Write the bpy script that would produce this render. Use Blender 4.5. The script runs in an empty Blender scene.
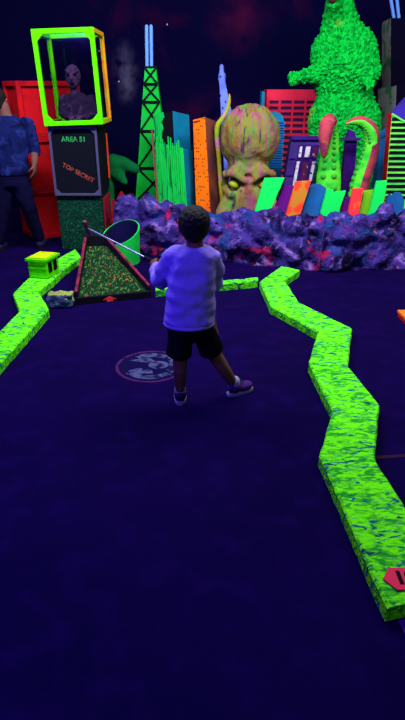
import bpy, bmesh, math, random
from mathutils import Vector, Matrix, noise
random.seed(7)
C = bpy.context.scene.collection
R = math.radians
# ------------------------------------------------------------------ camera model
FPX, PITCH, CH = 560.0, R(26), 1.6
cp, sp = math.cos(PITCH), math.sin(PITCH)
def ray(u, v):
    a = (u-202.5)/FPX; b = (360-v)/FPX
    return Vector((a, cp+b*sp, -sp+b*cp))
def P(u, v, Y):
    d = ray(u, v); return Vector((0, 0, CH)) + d*(Y/d.y)
def G(u, v, z=0.0):
    d = ray(u, v); return Vector((0, 0, CH)) + d*((z-CH)/d.z)
def down(t, b, z):
    """continue the edge t->b until it reaches height z"""
    k = (z-t.z)/(b.z-t.z); return t + (b-t)*k

cam_d = bpy.data.cameras.new('camera'); cam = bpy.data.objects.new('camera', cam_d); C.objects.link(cam)
cam.location = (0, 0, CH); cam.rotation_euler = (R(90)-PITCH, 0, 0)
cam_d.sensor_fit = 'VERTICAL'; cam_d.sensor_height = 36; cam_d.lens = FPX*36/720; cam_d.clip_start = .05
bpy.context.scene.camera = cam
vs = bpy.context.scene.view_settings
vs.view_transform = 'Standard'; vs.look = 'None'; vs.gamma = 1; vs.exposure = 0; vs.use_curve_mapping = False

# ------------------------------------------------------------------ materials
def lin(c):
    return tuple((x/255/12.92 if x/255 <= .04045 else ((x/255+.055)/1.055)**2.4) for x in c[:3]) + (1,)
def mat(name, col, rough=.75, spec=.15, mix=None, bump=0, bscale=40, metal=0):
    """mix: list of (colour, scale(xyz), low, high, detail, distortion) painted over col by noise thresholds"""
    m = bpy.data.materials.new(name); m.use_nodes = True
    nt = m.node_tree; bs = nt.nodes['Principled BSDF']
    bs.inputs['Roughness'].default_value = rough; bs.inputs['Specular IOR Level'].default_value = spec
    bs.inputs['Metallic'].default_value = metal
    bs.inputs['Base Color'].default_value = lin(col)
    tc = nt.nodes.new('ShaderNodeTexCoord')
    prev = None
    for i, (c, s, lo, hi, det, dist) in enumerate(mix or []):
        mp = nt.nodes.new('ShaderNodeMapping'); mp.inputs['Scale'].default_value = s if isinstance(s, tuple) else (s, s, s)
        mp.inputs['Location'].default_value = (i*3.1+.7, i*1.7, i*5.3)
        nt.links.new(tc.outputs['Object'], mp.inputs['Vector'])
        n = nt.nodes.new('ShaderNodeTexNoise'); n.inputs['Scale'].default_value = 1
        n.inputs['Detail'].default_value = det; n.inputs['Distortion'].default_value = dist
        nt.links.new(mp.outputs[0], n.inputs['Vector'])
        mr = nt.nodes.new('ShaderNodeMapRange'); mr.inputs['From Min'].default_value = lo; mr.inputs['From Max'].default_value = hi
        nt.links.new(n.outputs['Fac'], mr.inputs['Value'])
        mx = nt.nodes.new('ShaderNodeMix'); mx.data_type = 'RGBA'
        nt.links.new(mr.outputs[0], mx.inputs['Factor'])
        if prev: nt.links.new(prev, mx.inputs[6])
        else: mx.inputs[6].default_value = lin(col)
        mx.inputs[7].default_value = lin(c); prev = mx.outputs[2]
    if prev: nt.links.new(prev, bs.inputs['Base Color'])
    if bump:
        n = nt.nodes.new('ShaderNodeTexNoise'); n.inputs['Scale'].default_value = bscale; n.inputs['Detail'].default_value = 4
        nt.links.new(tc.outputs['Object'], n.inputs['Vector'])
        b = nt.nodes.new('ShaderNodeBump'); b.inputs['Strength'].default_value = bump; b.inputs['Distance'].default_value = .02
        nt.links.new(n.outputs['Fac'], b.inputs['Height']); nt.links.new(b.outputs[0], bs.inputs['Normal'])
    return m
def add_specks(m, col, scale, size, thin=.5):
    """small round specks of colour (stars, lint) in object space"""
    nt = m.node_tree; bs = nt.nodes['Principled BSDF']
    tc = nt.nodes.new('ShaderNodeTexCoord')
    v = nt.nodes.new('ShaderNodeTexVoronoi'); v.inputs['Scale'].default_value = scale
    nt.links.new(tc.outputs['Object'], v.inputs['Vector'])
    sep = nt.nodes.new('ShaderNodeSeparateColor'); nt.links.new(v.outputs['Color'], sep.inputs[0])
    rad = nt.nodes.new('ShaderNodeMapRange'); rad.inputs['From Min'].default_value = thin; rad.inputs['From Max'].default_value = 1
    rad.inputs['To Min'].default_value = 0; rad.inputs['To Max'].default_value = size
    nt.links.new(sep.outputs[0], rad.inputs['Value'])
    sb = nt.nodes.new('ShaderNodeMath'); sb.operation = 'SUBTRACT'
    nt.links.new(rad.outputs[0], sb.inputs[0]); nt.links.new(v.outputs['Distance'], sb.inputs[1])
    ml = nt.nodes.new('ShaderNodeMath'); ml.operation = 'MULTIPLY'; ml.use_clamp = True
    nt.links.new(sb.outputs[0], ml.inputs[0]); ml.inputs[1].default_value = 1/max(size, 1e-3)*1.5
    mx = nt.nodes.new('ShaderNodeMix'); mx.data_type = 'RGBA'; nt.links.new(ml.outputs[0], mx.inputs['Factor'])
    inp = bs.inputs['Base Color']
    if inp.is_linked: nt.links.new(inp.links[0].from_socket, mx.inputs[6])
    else: mx.inputs[6].default_value = inp.default_value[:]
    mx.inputs[7].default_value = lin(col)
    nt.links.new(mx.outputs[2], inp)
    return m

KERB_MIX = [((24, 150, 28), (16, 36, 20), .45, .62, 6, 1.2), ((14, 92, 96), (13, 38, 20), .56, .64, 6, 1.2), ((16, 34, 74), (14, 32, 18), .64, .69, 4, .6)]
M = {}
def mk(k, *a, **kw): M[k] = mat(k, *a, **kw); return M[k]
mk('floor_carpet', (14, 2, 54), .95, .02, [((10, 2, 46), 1.2, .35, .65, 3, 0), ((18, 3, 61), 9, .5, .75, 6, 0)], .25, 220)
add_specks(M['floor_carpet'], (80, 70, 120), 7, .022, .8)
mk('night_mural', (11, 3, 44), .95, .02, [((6, 6, 46), .5, .35, .6, 3, .4), ((44, 6, 46), .9, .56, .8, 5, .8), ((110, 100, 150), 1.1, .70, .82, 5, .8)])
add_specks(M['night_mural'], (225, 225, 255), 4.2, .075, .45)
def cloud(m, c, rad, col, amt, ns):
    nt = m.node_tree; bs = nt.nodes['Principled BSDF']; tc = nt.nodes.new('ShaderNodeTexCoord')
    mp = nt.nodes.new('ShaderNodeVectorMath'); mp.operation = 'SUBTRACT'; nt.links.new(tc.outputs['Object'], mp.inputs[0]); mp.inputs[1].default_value = c
    sc = nt.nodes.new('ShaderNodeVectorMath'); sc.operation = 'DIVIDE'; nt.links.new(mp.outputs[0], sc.inputs[0]); sc.inputs[1].default_value = rad
    ln = nt.nodes.new('ShaderNodeVectorMath'); ln.operation = 'LENGTH'; nt.links.new(sc.outputs[0], ln.inputs[0])
    mr = nt.nodes.new('ShaderNodeMapRange'); mr.interpolation_type = 'SMOOTHSTEP'; mr.inputs['From Min'].default_value = 1; mr.inputs['From Max'].default_value = 0; mr.inputs['To Max'].default_value = amt; nt.links.new(ln.outputs['Value'], mr.inputs['Value'])
    n = nt.nodes.new('ShaderNodeTexNoise'); n.inputs['Scale'].default_value = ns; n.inputs['Detail'].default_value = 5; nt.links.new(tc.outputs['Object'], n.inputs['Vector'])
    nr = nt.nodes.new('ShaderNodeMapRange'); nr.inputs['From Min'].default_value = .35; nr.inputs['From Max'].default_value = .65; nt.links.new(n.outputs['Fac'], nr.inputs['Value'])
    ml = nt.nodes.new('ShaderNodeMath'); ml.operation = 'MULTIPLY'; nt.links.new(mr.outputs[0], ml.inputs[0]); nt.links.new(nr.outputs[0], ml.inputs[1])
    mx = nt.nodes.new('ShaderNodeMix'); mx.data_type = 'RGBA'; nt.links.new(ml.outputs[0], mx.inputs['Factor'])
    inp = bs.inputs['Base Color']; nt.links.new(inp.links[0].from_socket, mx.inputs[6]); mx.inputs[7].default_value = lin(col); nt.links.new(mx.outputs[2], inp)
# painted star clouds of the mural
cloud(M['night_mural'], P(126, 74, 9), (.24, 1, .5), (150, 140, 190), .28, 6)
cloud(M['night_mural'], P(240, 22, 9), (.6, 1, .5), (110, 20, 60), .35, 3)
cloud(M['night_mural'], P(204, 112, 9), (.9, 1, .4), (90, 12, 60), .25, 3)
mk('black_wall', (8, 6, 24), .95, .02)
mk('kerb', (104, 246, 6), .8, .1, KERB_MIX, .5, 60)
mk('lime_paint', (82, 218, 2), .8, .04, [((66, 190, 6), 14, .55, .8, 3, 0)])
mk('orange_lime', (215, 140, 24), .8, .05, [((130, 190, 16), (8, 8, 5), .45, .6, 2, .4), ((230, 90, 30), 11, .6, .7, 2, .3)])
mk('yellow_paint', (170, 190, 10), .85, .05, [((190, 130, 12), 9, .5, .66, 3, .3)])
mk('red_paint', (212, 20, 30), .85, .05, [((160, 14, 32), 5, .45, .7, 4, .3), ((120, 14, 24), 16, .66, .75, 4, .3)])
mk('pink_red', (238, 44, 74), .8, .1, [((214, 34, 66), 4, .4, .7, 3, 0)])
mk('black_paint', (12, 9, 20), .8, .1)
mk('sign_black', (7, 9, 22), .85, .08)
mk('grey_trim', (62, 60, 94), .6, .2)
mk('text_green', (40, 150, 70), .8, .1, [((20, 90, 50), 30, .5, .65, 3, 0)])
mk('text_orange', (150, 66, 50), .8, .1, [((74, 30, 36), 30, .5, .65, 3, 0)])
mk('leafy_dark', (10, 48, 36), .95, .05, [((20, 92, 48), 45, .55, .66, 4, .6), ((8, 26, 30), 30, .55, .68, 3, .4)], .8, 60)
mk('ramp_turf', (14, 44, 24), .95, .03, [((72, 106, 44), (50, 24, 40), .54, .62, 4, 1.0), ((10, 26, 18), (40, 24, 30), .58, .66, 3, .8), ((200, 70, 50), (34, 22, 30), .66, .72, 3, .6)], .7, 60)
mk('rail_red', (120, 36, 54), .85, .05, [((70, 24, 44), 20, .45, .65, 4, 0)])
mk('dark_wood', (24, 14, 30), .85, .08)
mk('neon_green', (16, 222, 66), .8, .1, [((10, 196, 58), 3, .4, .7, 3, 0)])
mk('bright_green', (20, 235, 90), .8, .1)
mk('tower_green', (16, 205, 62), .8, .1, [((14, 180, 56), 4, .4, .7, 2, 0)])
mk('streak_green', (20, 200, 80), .85, .1, [((8, 90, 48), (46, 20, 1.6), .56, .66, 3, .2), ((6, 22, 20), (60, 20, 1.4), .66, .70, 3, .2)])
mk('teal_paint', (16, 124, 160), .8, .05, [((12, 102, 138), 4, .4, .7, 2, 0)])
mk('rib_blue', (26, 104, 176), .8, .1)
mk('blue_paint', (24, 96, 164), .8, .1, [((34, 84, 140), 5, .4, .7, 2, 0)])
mk('orange_paint', (255, 118, 8), .8, .1, [((250, 92, 6), 4, .5, .7, 2, 0)])
mk('orange_side', (138, 70, 56), .85, .1, [((112, 62, 70), 4, .4, .7, 2, 0)])
mk('orange_slab', (250, 70, 40), .8, .1, [((205, 130, 40), 7, .48, .56, 2, .3)])
mk('red_slab', (255, 58, 62), .8, .1, [((240, 95, 50), 9, .58, .64, 2, .3)])
mk('olive_slab', (120, 190, 30), .8, .1)
mk('purple_slab', (104, 14, 128), .8, .1)
mk('purple_wall', (66, 44, 122), .85, .1, [((52, 34, 100), 6, .4, .7, 3, 0)])
mk('deep_purple', (66, 16, 124), .85, .1, [((44, 10, 96), 6, .4, .7, 3, 0)])
mk('purple_roof', (56, 36, 150), .85, .1)
mk('window_white', (225, 218, 214), .6, .2, [((150, 140, 150), 22, .56, .66, 3, .4), ((60, 30, 70), 16, .66, .7, 2, .3)])
mk('window_maroon', (84, 20, 64), .6, .2, [((190, 170, 180), 20, .62, .7, 3, .3)])
mk('window_dark', (48, 10, 72), .6, .2)
mk('spire_blue', (122, 140, 250), .8, .1, [((100, 116, 225), 6, .4, .7, 2, 0)])
mk('antenna_blue', (110, 165, 250), .7, .1)
mk('tower_lit_side', (146, 150, 144), .9, .04, [((60, 130, 84), 7, .52, .62, 2, 0), ((50, 54, 60), 9, .64, .7, 2, 0)])  # light on the side face put into the grey; green window spots
mk('black_tower', (8, 4, 30), .9, .05)
mk('stripe_green', (120, 240, 80), .8, .1, [((70, 215, 90), 5, .4, .65, 2, .3)])
mk('rock', (58, 42, 118), .95, .03, [((14, 8, 40), 4.2, .46, .60, 6, .5), ((122, 88, 165), 10, .54, .70, 6, .6), ((28, 58, 120), 6, .56, .68, 4, .4), ((165, 22, 62), 5, .60, .72, 5, .9), ((215, 60, 40), 11, .70, .76, 3, .6), ((12, 6, 30), 22, .60, .70, 5, .4)], .9, 45)
mk('monster_green', (10, 192, 60), .95, .03, [((6, 126, 40), 22, .47, .66, 4, .6), ((4, 60, 26), 26, .64, .72, 4, .4), ((150, 110, 26), 3.2, .66, .78, 3, .5)], .8, 50)
mk('mouth_dark', (70, 24, 40), .8, .1)
mk('tooth', (200, 220, 150), .6, .2)
mk('octopus_skin', (122, 116, 52), .85, .06, [((150, 76, 100), (14, 10, 2.2), .46, .58, 4, .8), ((78, 132, 50), (11, 9, 2.2), .52, .66, 4, .8), ((130, 76, 40), (8, 8, 3), .56, .70, 4, .6), ((64, 40, 66), (15, 10, 2.0), .58, .68, 4, .6)], .4, 30)
mk('octopus_eye', (150, 165, 20), .4, .3)
mk('tentacle_back', (176, 62, 76), .85, .05, [((112, 36, 84), 7, .48, .68, 4, .4), ((176, 92, 66), 12, .58, .7, 3, .3)], .4, 50)
mk('tentacle_belly', (90, 220, 50), .8, .1, [((30, 190, 56), 8, .45, .65, 3, .3)])
mk('sucker', (60, 170, 50), .8, .1)
mk('thin_tentacle', (160, 156, 28), .8, .1, [((200, 110, 180), 4, .5, .62, 3, .3), ((230, 60, 50), 7, .58, .66, 3, .3), ((60, 200, 60), 8, .6, .7, 3, .3)])
mk('smooth_green', (6, 104, 46), .9, .05, [((6, 72, 38), 4, .4, .7, 3, .2)])
mk('deep_red', (140, 18, 46), .85, .1, [((120, 14, 50), 14, .5, .6, 3, .3)])
mk('bucket_green', (18, 196, 66), .8, .1, [((14, 168, 60), 6, .4, .7, 3, .2)])
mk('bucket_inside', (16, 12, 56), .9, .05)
mk('stone_side', (72, 78, 110), .95, .05, [((38, 90, 80), 14, .5, .65, 4, .4), ((30, 20, 60), 22, .56, .66, 4, .4), ((150, 190, 60), 12, .63, .7, 3, .4)], .9, 45)
mk('stone_top', (140, 150, 74), .95, .03, [((104, 112, 72), 18, .5, .62, 4, .4)], .9, 60)
mk('decal_pink', (62, 24, 72), .95, .03, [((28, 10, 60), 16, .5, .7, 4, 0)])
mk('decal_white', (66, 70, 108), .95, .03, [((16, 10, 54), 16, .44, .60, 5, .4)])
mk('decal_navy', (14, 8, 52), .95, .03)
mk('seam_brown', (48, 20, 48), .95, .03)
mk('purple_strip', (70, 24, 120), .9, .05)
mk('orange_board', (240, 110, 24), .8, .1)
mk('plate_red', (225, 40, 70), .7, .15)
# people
mk('skin', (106, 70, 62), .8, .06, [((94, 58, 52), 9, .4, .7, 3, 0)])
mk('hair', (12, 9, 14), .7, .2, [((22, 16, 22), (60, 60, 12), .5, .6, 3, .2)], .5, 90)
mk('shirt_white', (140, 118, 210), .95, .05, None, .2, 90)
mk('shorts_black', (10, 8, 22), .95, .04)
mk('sock_white', (140, 136, 170), .9, .05)
mk('shoe_navy', (22, 16, 58), .8, .12)
mk('shoe_purple', (62, 26, 100), .8, .08, [((26, 14, 54), 20, .5, .6, 2, 0)])
mk('sole_white', (120, 116, 150), .8, .1)
mk('eye_white', (220, 220, 220), .4, .3)
mk('lip', (120, 60, 62), .6, .2)
mk('tie_dye', (16, 24, 72), .95, .03, [((34, 44, 112), 7, .5, .66, 4, 1.2), ((8, 10, 40), 6, .52, .66, 4, 1.2)])
mk('trousers', (12, 9, 40), .95, .03, [((8, 6, 28), 5, .4, .7, 3, 0)])
mk('club_metal', (150, 150, 200), .35, .5, metal=.6)
mk('club_grip', (16, 12, 22), .9, .1)
mk('club_head', (96, 44, 52), .6, .2)
mk('alien_skin', (76, 46, 84), .8, .15, [((50, 28, 62), 22, .55, .66, 4, .5)], .6, 50)
mk('alien_coat', (42, 28, 56), .9, .05, [((74, 50, 84), 14, .55, .66, 3, .5)], .6, 40)
# clear pane: mostly see-through with a faint reflection
g = bpy.data.materials.new('clear_pane'); g.use_nodes = True; nt = g.node_tree; nt.nodes.clear()
o_ = nt.nodes.new('ShaderNodeOutputMaterial'); tr = nt.nodes.new('ShaderNodeBsdfTransparent'); gl = nt.nodes.new('ShaderNodeBsdfGlossy'); mx = nt.nodes.new('ShaderNodeMixShader')
tr.inputs[0].default_value = (.86, .86, .9, 1); gl.inputs['Roughness'].default_value = .05; mx.inputs[0].default_value = .05
nt.links.new(tr.outputs[0], mx.inputs[1]); nt.links.new(gl.outputs[0], mx.inputs[2]); nt.links.new(mx.outputs[0], o_.inputs[0]); M['clear_pane'] = g
# orange front with rows of small dark window marks
def grid_marks(m, sx, sz, keep, col):
    nt = m.node_tree; bs = nt.nodes['Principled BSDF']; tc = nt.nodes.new('ShaderNodeTexCoord')
    sep = nt.nodes.new('ShaderNodeSeparateXYZ'); nt.links.new(tc.outputs['Object'], sep.inputs[0])
    def mth(op, a, b):
        n = nt.nodes.new('ShaderNodeMath'); n.operation = op
        for i, q in enumerate((a, b)):
            if q is None: continue
            if isinstance(q, (int, float)): n.inputs[i].default_value = q
            else: nt.links.new(q, n.inputs[i])
        return n.outputs[0]
    X = mth('MULTIPLY', sep.outputs[0], sx); Z = mth('MULTIPLY', sep.outputs[2], sz)
    wx = mth('LESS_THAN', mth('FRACT', X, None), .55); wz = mth('LESS_THAN', mth('FRACT', Z, None), .42)
    cb = nt.nodes.new('ShaderNodeCombineXYZ'); nt.links.new(mth('FLOOR', X, None), cb.inputs[0]); nt.links.new(mth('FLOOR', Z, None), cb.inputs[2])
    wn = nt.nodes.new('ShaderNodeTexWhiteNoise'); nt.links.new(cb.outputs[0], wn.inputs['Vector'])
    k = mth('LESS_THAN', wn.outputs['Value'], keep)
    f = mth('MULTIPLY', mth('MULTIPLY', wx, wz), k)
    mx = nt.nodes.new('ShaderNodeMix'); mx.data_type = 'RGBA'; nt.links.new(f, mx.inputs['Factor'])
    inp = bs.inputs['Base Color']
    if inp.is_linked: nt.links.new(inp.links[0].from_socket, mx.inputs[6])
    else: mx.inputs[6].default_value = inp.default_value[:]
    mx.inputs[7].default_value = lin(col); nt.links.new(mx.outputs[2], inp)
grid_marks(M['orange_paint'], 48, 26, .34, (110, 30, 20))
grid_marks(M['spire_blue'], 30, 14, .3, (40, 40, 130))

# ------------------------------------------------------------------ object helpers
def rootloc(p):
    while p.parent: p = p.parent
    return p.location.copy()
def link_mesh(name, me, m, parent=None, loc=None, smooth=False):
    """mesh in world coordinates -> object, local to its thing"""
    ms = m if isinstance(m, (list, tuple)) else [m]
    for i, k in enumerate(ms):
        if i < len(me.materials): me.materials[i] = M[k]
        else: me.materials.append(M[k])
    base = rootloc(parent) if parent else (Vector(loc) if loc is not None else Vector((0, 0, 0)))
    me.transform(Matrix.Translation(-base))
    if smooth:
        for p in me.polygons: p.use_smooth = True
    o = bpy.data.objects.new(name, me); C.objects.link(o); me.name = name
    if parent: o.parent = parent
    else: o.location = base
    return o
def obj(name, bm, m, parent=None, loc=None, smooth=False):
    bmesh.ops.recalc_face_normals(bm, faces=bm.faces)
    me = bpy.data.meshes.new(name); bm.to_mesh(me); bm.free()
    return link_mesh(name, me, m, parent, loc, smooth)
def tag(o, label, cat, group=None):
    o['label'] = label; o['category'] = cat
    if group: o['group'] = group
    return o
def thing(name, label, cat, loc, group=None):
    o = bpy.data.objects.new(name, None); C.objects.link(o); o.location = loc; o.empty_display_size = .1
    return tag(o, label, cat, group)
def struct(o): o['kind'] = 'structure'; return o
def NB(): return bmesh.new()
def prism(bm, pts, vec, mi=0):
    vec = Vector(vec); a = [bm.verts.new(p) for p in pts]; b = [bm.verts.new(Vector(p)+vec) for p in pts]; n = len(pts)
    fs = [bm.faces.new(a), bm.faces.new(b[::-1])] + [bm.faces.new((a[i], a[(i+1) % n], b[(i+1) % n], b[i])) for i in range(n)]
    for f in fs: f.material_index = mi
    return fs
def hexa(bm, b4, t4, mats=None):
    """box from 4 bottom and 4 top corners; mats = side material indices (4) + top"""
    b = [bm.verts.new(p) for p in b4]; t = [bm.verts.new(p) for p in t4]
    f = [bm.faces.new((b[i], b[(i+1) % 4], t[(i+1) % 4], t[i])) for i in range(4)]
    f += [bm.faces.new(t), bm.faces.new(b[::-1])]
    if mats:
        for k, q in enumerate(mats): f[k].material_index = q
    return f
def box(bm, lo, hi, mtx=None, bevel=0):
    r = bmesh.ops.create_cube(bm, size=1)
    vsx = r['verts']
    for v in vsx:
        v.co = Vector(((lo[0]+hi[0])/2+v.co.x*(hi[0]-lo[0]), (lo[1]+hi[1])/2+v.co.y*(hi[1]-lo[1]), (lo[2]+hi[2])/2+v.co.z*(hi[2]-lo[2])))
    if bevel:
        es = list({e for v in vsx for e in v.link_edges})
        q = bmesh.ops.bevel(bm, geom=es, offset=bevel, segments=2, affect='EDGES', profile=.5)
        vsx = list(set(q['verts']) | {v for v in vsx if v.is_valid})
    if mtx is not None:
        for v in vsx: v.co = mtx @ v.co
def frames(pts):
    out = []; up = Vector((0.05, .03, 1)).normalized(); last = None
    for i in range(len(pts)):
        t = (pts[min(i+1, len(pts)-1)]-pts[max(i-1, 0)]).normalized()
        if last is None:
            n = up.cross(t)
            if n.length < .1: n = Vector((1, 0, 0)).cross(t)
            n.normalize()
        else:
            n = (last - t*last.dot(t)).normalized()
        last = n; out.append((t, n, t.cross(n)))
    return out
def tube(bm, pts, rads, n=12, mi=None, caps=True):
    """tapered tube with rounded ends"""
    pts = [Vector(p) for p in pts]
    if isinstance(rads, (int, float)): rads = [rads]*len(pts)
    if caps:
        d0 = (pts[0]-pts[1]).normalized(); d1 = (pts[-1]-pts[-2]).normalized(); r0, r1 = rads[0], rads[-1]
        A = [(pts[0]+d0*r0*math.sin(a), r0*math.cos(a)) for a in (R(80), R(50), R(22))]
        B = [(pts[-1]+d1*r1*math.sin(a), r1*math.cos(a)) for a in (R(22), R(50), R(80))]
        pts = [a[0] for a in A]+pts+[b[0] for b in B]; rads = [a[1] for a in A]+list(rads)+[b[1] for b in B]
    fr = frames(pts); rings = []
    for p, r, (t, nn, bb) in zip(pts, rads, fr):
        rings.append([bm.verts.new(p+nn*r*math.cos(2*math.pi*k/n)+bb*r*math.sin(2*math.pi*k/n)) for k in range(n)])
    for i in range(len(rings)-1):
        for k in range(n):
            f = bm.faces.new((rings[i][k], rings[i][(k+1) % n], rings[i+1][(k+1) % n], rings[i+1][k]))
            if mi: f.material_index = mi(k, n)
    bm.faces.new(rings[0][::-1]); bm.faces.new(rings[-1])
def spline(pts, k=6):
    pts = [Vector(p) for p in pts]; out = []
    for i in range(len(pts)-1):
        p0 = pts[max(i-1, 0)]; p1 = pts[i]; p2 = pts[i+1]; p3 = pts[min(i+2, len(pts)-1)]
        for j in range(k):
            t = j/k
            out.append(.5*((2*p1)+(p2-p0)*t+(2*p0-5*p1+4*p2-p3)*t*t+(3*p1-p0-3*p2+p3)*t**3))
    return out+[pts[-1]]
def lerps(rs, k=6):
    out = []
    for i in range(len(rs)-1):
        out += [rs[i]+(rs[i+1]-rs[i])*j/k for j in range(k)]
    return out+[rs[-1]]
def ell(bm, c, r, rot=None, seg=20, rings=14):
    q = bmesh.ops.create_uvsphere(bm, u_segments=seg, v_segments=rings, radius=1)
    for v in q['verts']:
        p = Vector((v.co.x*r[0], v.co.y*r[1], v.co.z*r[2]))
        if rot is not None: p = rot @ p
        v.co = Vector(c)+p
def loft(bm, secs, n=28, power=2.0):
    """secs: (centre, rx, ry) horizontal elliptical sections from bottom to top, capped"""
    rings = []
    for c, rx, ry in secs:
        ring = []
        for k in range(n):
            a = 2*math.pi*k/n; ca, sa = math.cos(a), math.sin(a)
            ring.append(bm.verts.new(Vector(c)+Vector((rx*math.copysign(abs(ca)**(2/power), ca), ry*math.copysign(abs(sa)**(2/power), sa), 0))))
        rings.append(ring)
    for i in range(len(rings)-1):
        for k in range(n): bm.faces.new((rings[i][k], rings[i][(k+1) % n], rings[i+1][(k+1) % n], rings[i+1][k]))
    bm.faces.new(rings[0][::-1]); bm.faces.new(rings[-1])
def fuse(bm, voxel, smooth=6, fac=.5, disp=None):
    """overlapping closed shapes -> one continuous skin"""
    bmesh.ops.recalc_face_normals(bm, faces=bm.faces)
    me = bpy.data.meshes.new('tmp'); bm.to_mesh(me); bm.free()
    o = bpy.data.objects.new('tmp', me); C.objects.link(o)
    m = o.modifiers.new('r', 'REMESH'); m.mode = 'VOXEL'; m.voxel_size = voxel
    if smooth:
        s = o.modifiers.new('s', 'SMOOTH'); s.iterations = smooth; s.factor = fac
    dg = bpy.context.evaluated_depsgraph_get()
    out = bpy.data.meshes.new_from_object(o.evaluated_get(dg))
    bpy.data.objects.remove(o); bpy.data.meshes.remove(me)
    if disp:
        nm = [v.normal.copy() for v in out.vertices]
        for v, n in zip(out.vertices, nm): v.co = v.co + n*disp(v.co, n)
    return out
def text_mesh(body, size, depth=.002, bold=0.0):
    cu = bpy.data.curves.new('txt', 'FONT'); cu.body = body; cu.size = size; cu.extrude = depth; cu.offset = bold
    cu.align_x = 'CENTER'; cu.align_y = 'CENTER'; cu.resolution_u = 4
    o = bpy.data.objects.new('txt', cu); C.objects.link(o)
    me = bpy.data.meshes.new_from_object(o.evaluated_get(bpy.context.evaluated_depsgraph_get()))
    bpy.data.objects.remove(o); bpy.data.curves.remove(cu)
    return me
def fract(p, s, oct=4): return noise.fractal(Vector(p)*s, 1.0, 2.0, oct)

# ------------------------------------------------------------------ the room
def slab(name, lo, hi, m):
    bm = NB(); box(bm, lo, hi); return struct(obj(name, bm, m))
slab('floor', (-5, -3, -.1), (5, 9.2, 0), 'floor_carpet')
slab('wall_back', (-5, 9.0, 0), (5, 9.2, 3.8), 'night_mural')
slab('wall_left', (-5.2, -3, 0), (-5, 9.2, 3.8), 'black_wall')
slab('wall_right', (5, -3, 0), (5.2, 9.2, 3.8), 'black_wall')
slab('wall_front', (-5, -3.2, 0), (5, -3, 3.8), 'black_wall')
slab('ceiling', (-5.2, -3.2, 3.8), (5.2, 9.2, 3.9), 'black_wall')
ZB = .20
bm = NB(); prism(bm, [Vector(p+(0.001,)) for p in ((-1.35, 6.3), (-.9, 6.15), (1.15, 5.6), (3.6, 5.78), (4.9, 5.9), (4.9, 8.99), (-1.35, 8.99))], (0, 0, ZB-.001))
platform = struct(obj('floor_platform', bm, 'black_wall'))

# ------------------------------------------------------------------ rock walls
def rock_panel(x0, y0, x1, y1, label, seed):
    A = Vector((x0, y0, 0)); B = Vector((x1, y1, 0)); d = B-A; Lh = d.length; d.normalize(); nrm = Vector((d.y, -d.x, 0))
    ns = int(Lh/.022); bm = NB(); rows = []
    prof = []                              # (depth behind the front, height fraction)
    NF = 26
    for j in range(NF+1): prof.append((0.0 + .10*(j/NF)**2, j/NF))
    prof += [(.16, 1.03), (.22, 1.02), (.28, .98), (.32, .85), (.34, .6), (.34, .3), (.34, 0)]
    for i in range(ns+1):
        s = i/ns; base = A+(B-A)*s; row = []
        hx = .50 + .05*noise.noise(Vector((base.x*2.3+seed, 3, 1)))+.05*noise.noise(Vector((base.x*6+seed, 9, 1)))
        edge = min(1, min(i, ns-i)/2)
        for j, (dp, hf) in enumerate(prof):
            p = base - nrm*(-.0) + Vector((0, 0, hx*hf)) + Vector((-nrm.x, -nrm.y, 0))*dp
            q = p*1.0 + Vector((seed, 0, 0))
            vor = noise.voronoi(q*5.2)[0]; lump = (vor[1]-vor[0])
            vor2 = noise.voronoi(q*13)[0]; lump2 = (vor2[1]-vor2[0])
            vb = noise.voronoi(q*2.9)[0]; k = .17*min(vb[1]-vb[0], .5)+.07*min(lump, .6) + .02*min(lump2, .6)+.035*fract(q, 7) - .07
            kz = 1 if 0 < j < len(prof)-1 else 0
            if j <= NF: off = nrm*k*(1 if j > 0 else .6)*(.4+.6*edge)+Vector((0, 0, k*.5*hf))
            else: off = Vector((0, 0, k*1.3))*kz
            row.append(bm.verts.new(p+off))
            if j == 0 or j == len(prof)-1: row[-1].co.z = 0
        rows.append(row)
    for i in range(ns):
        for j in range(len(prof)-1): bm.faces.new((rows[i][j], rows[i+1][j], rows[i+1][j+1], rows[i][j+1]))
    for r in (rows[0], rows[-1]): bm.faces.new(r)
    for i in range(ns): bm.faces.new((rows[i][0], rows[i][-1], rows[i+1][-1], rows[i+1][0]))
    o = obj('rock_wall', bm, 'rock', loc=(A+B)/2, smooth=True)
    return tag(o, label, 'rock wall')
rock_panel(-.97, 5.94, 1.115, 5.20, 'long purple sculpted rock wall section behind the boy, left of the seam', 0)
rock_panel(1.13, 5.22, 3.2, 5.34, 'purple sculpted rock wall section right of the seam, below the green monster', 40)

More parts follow.
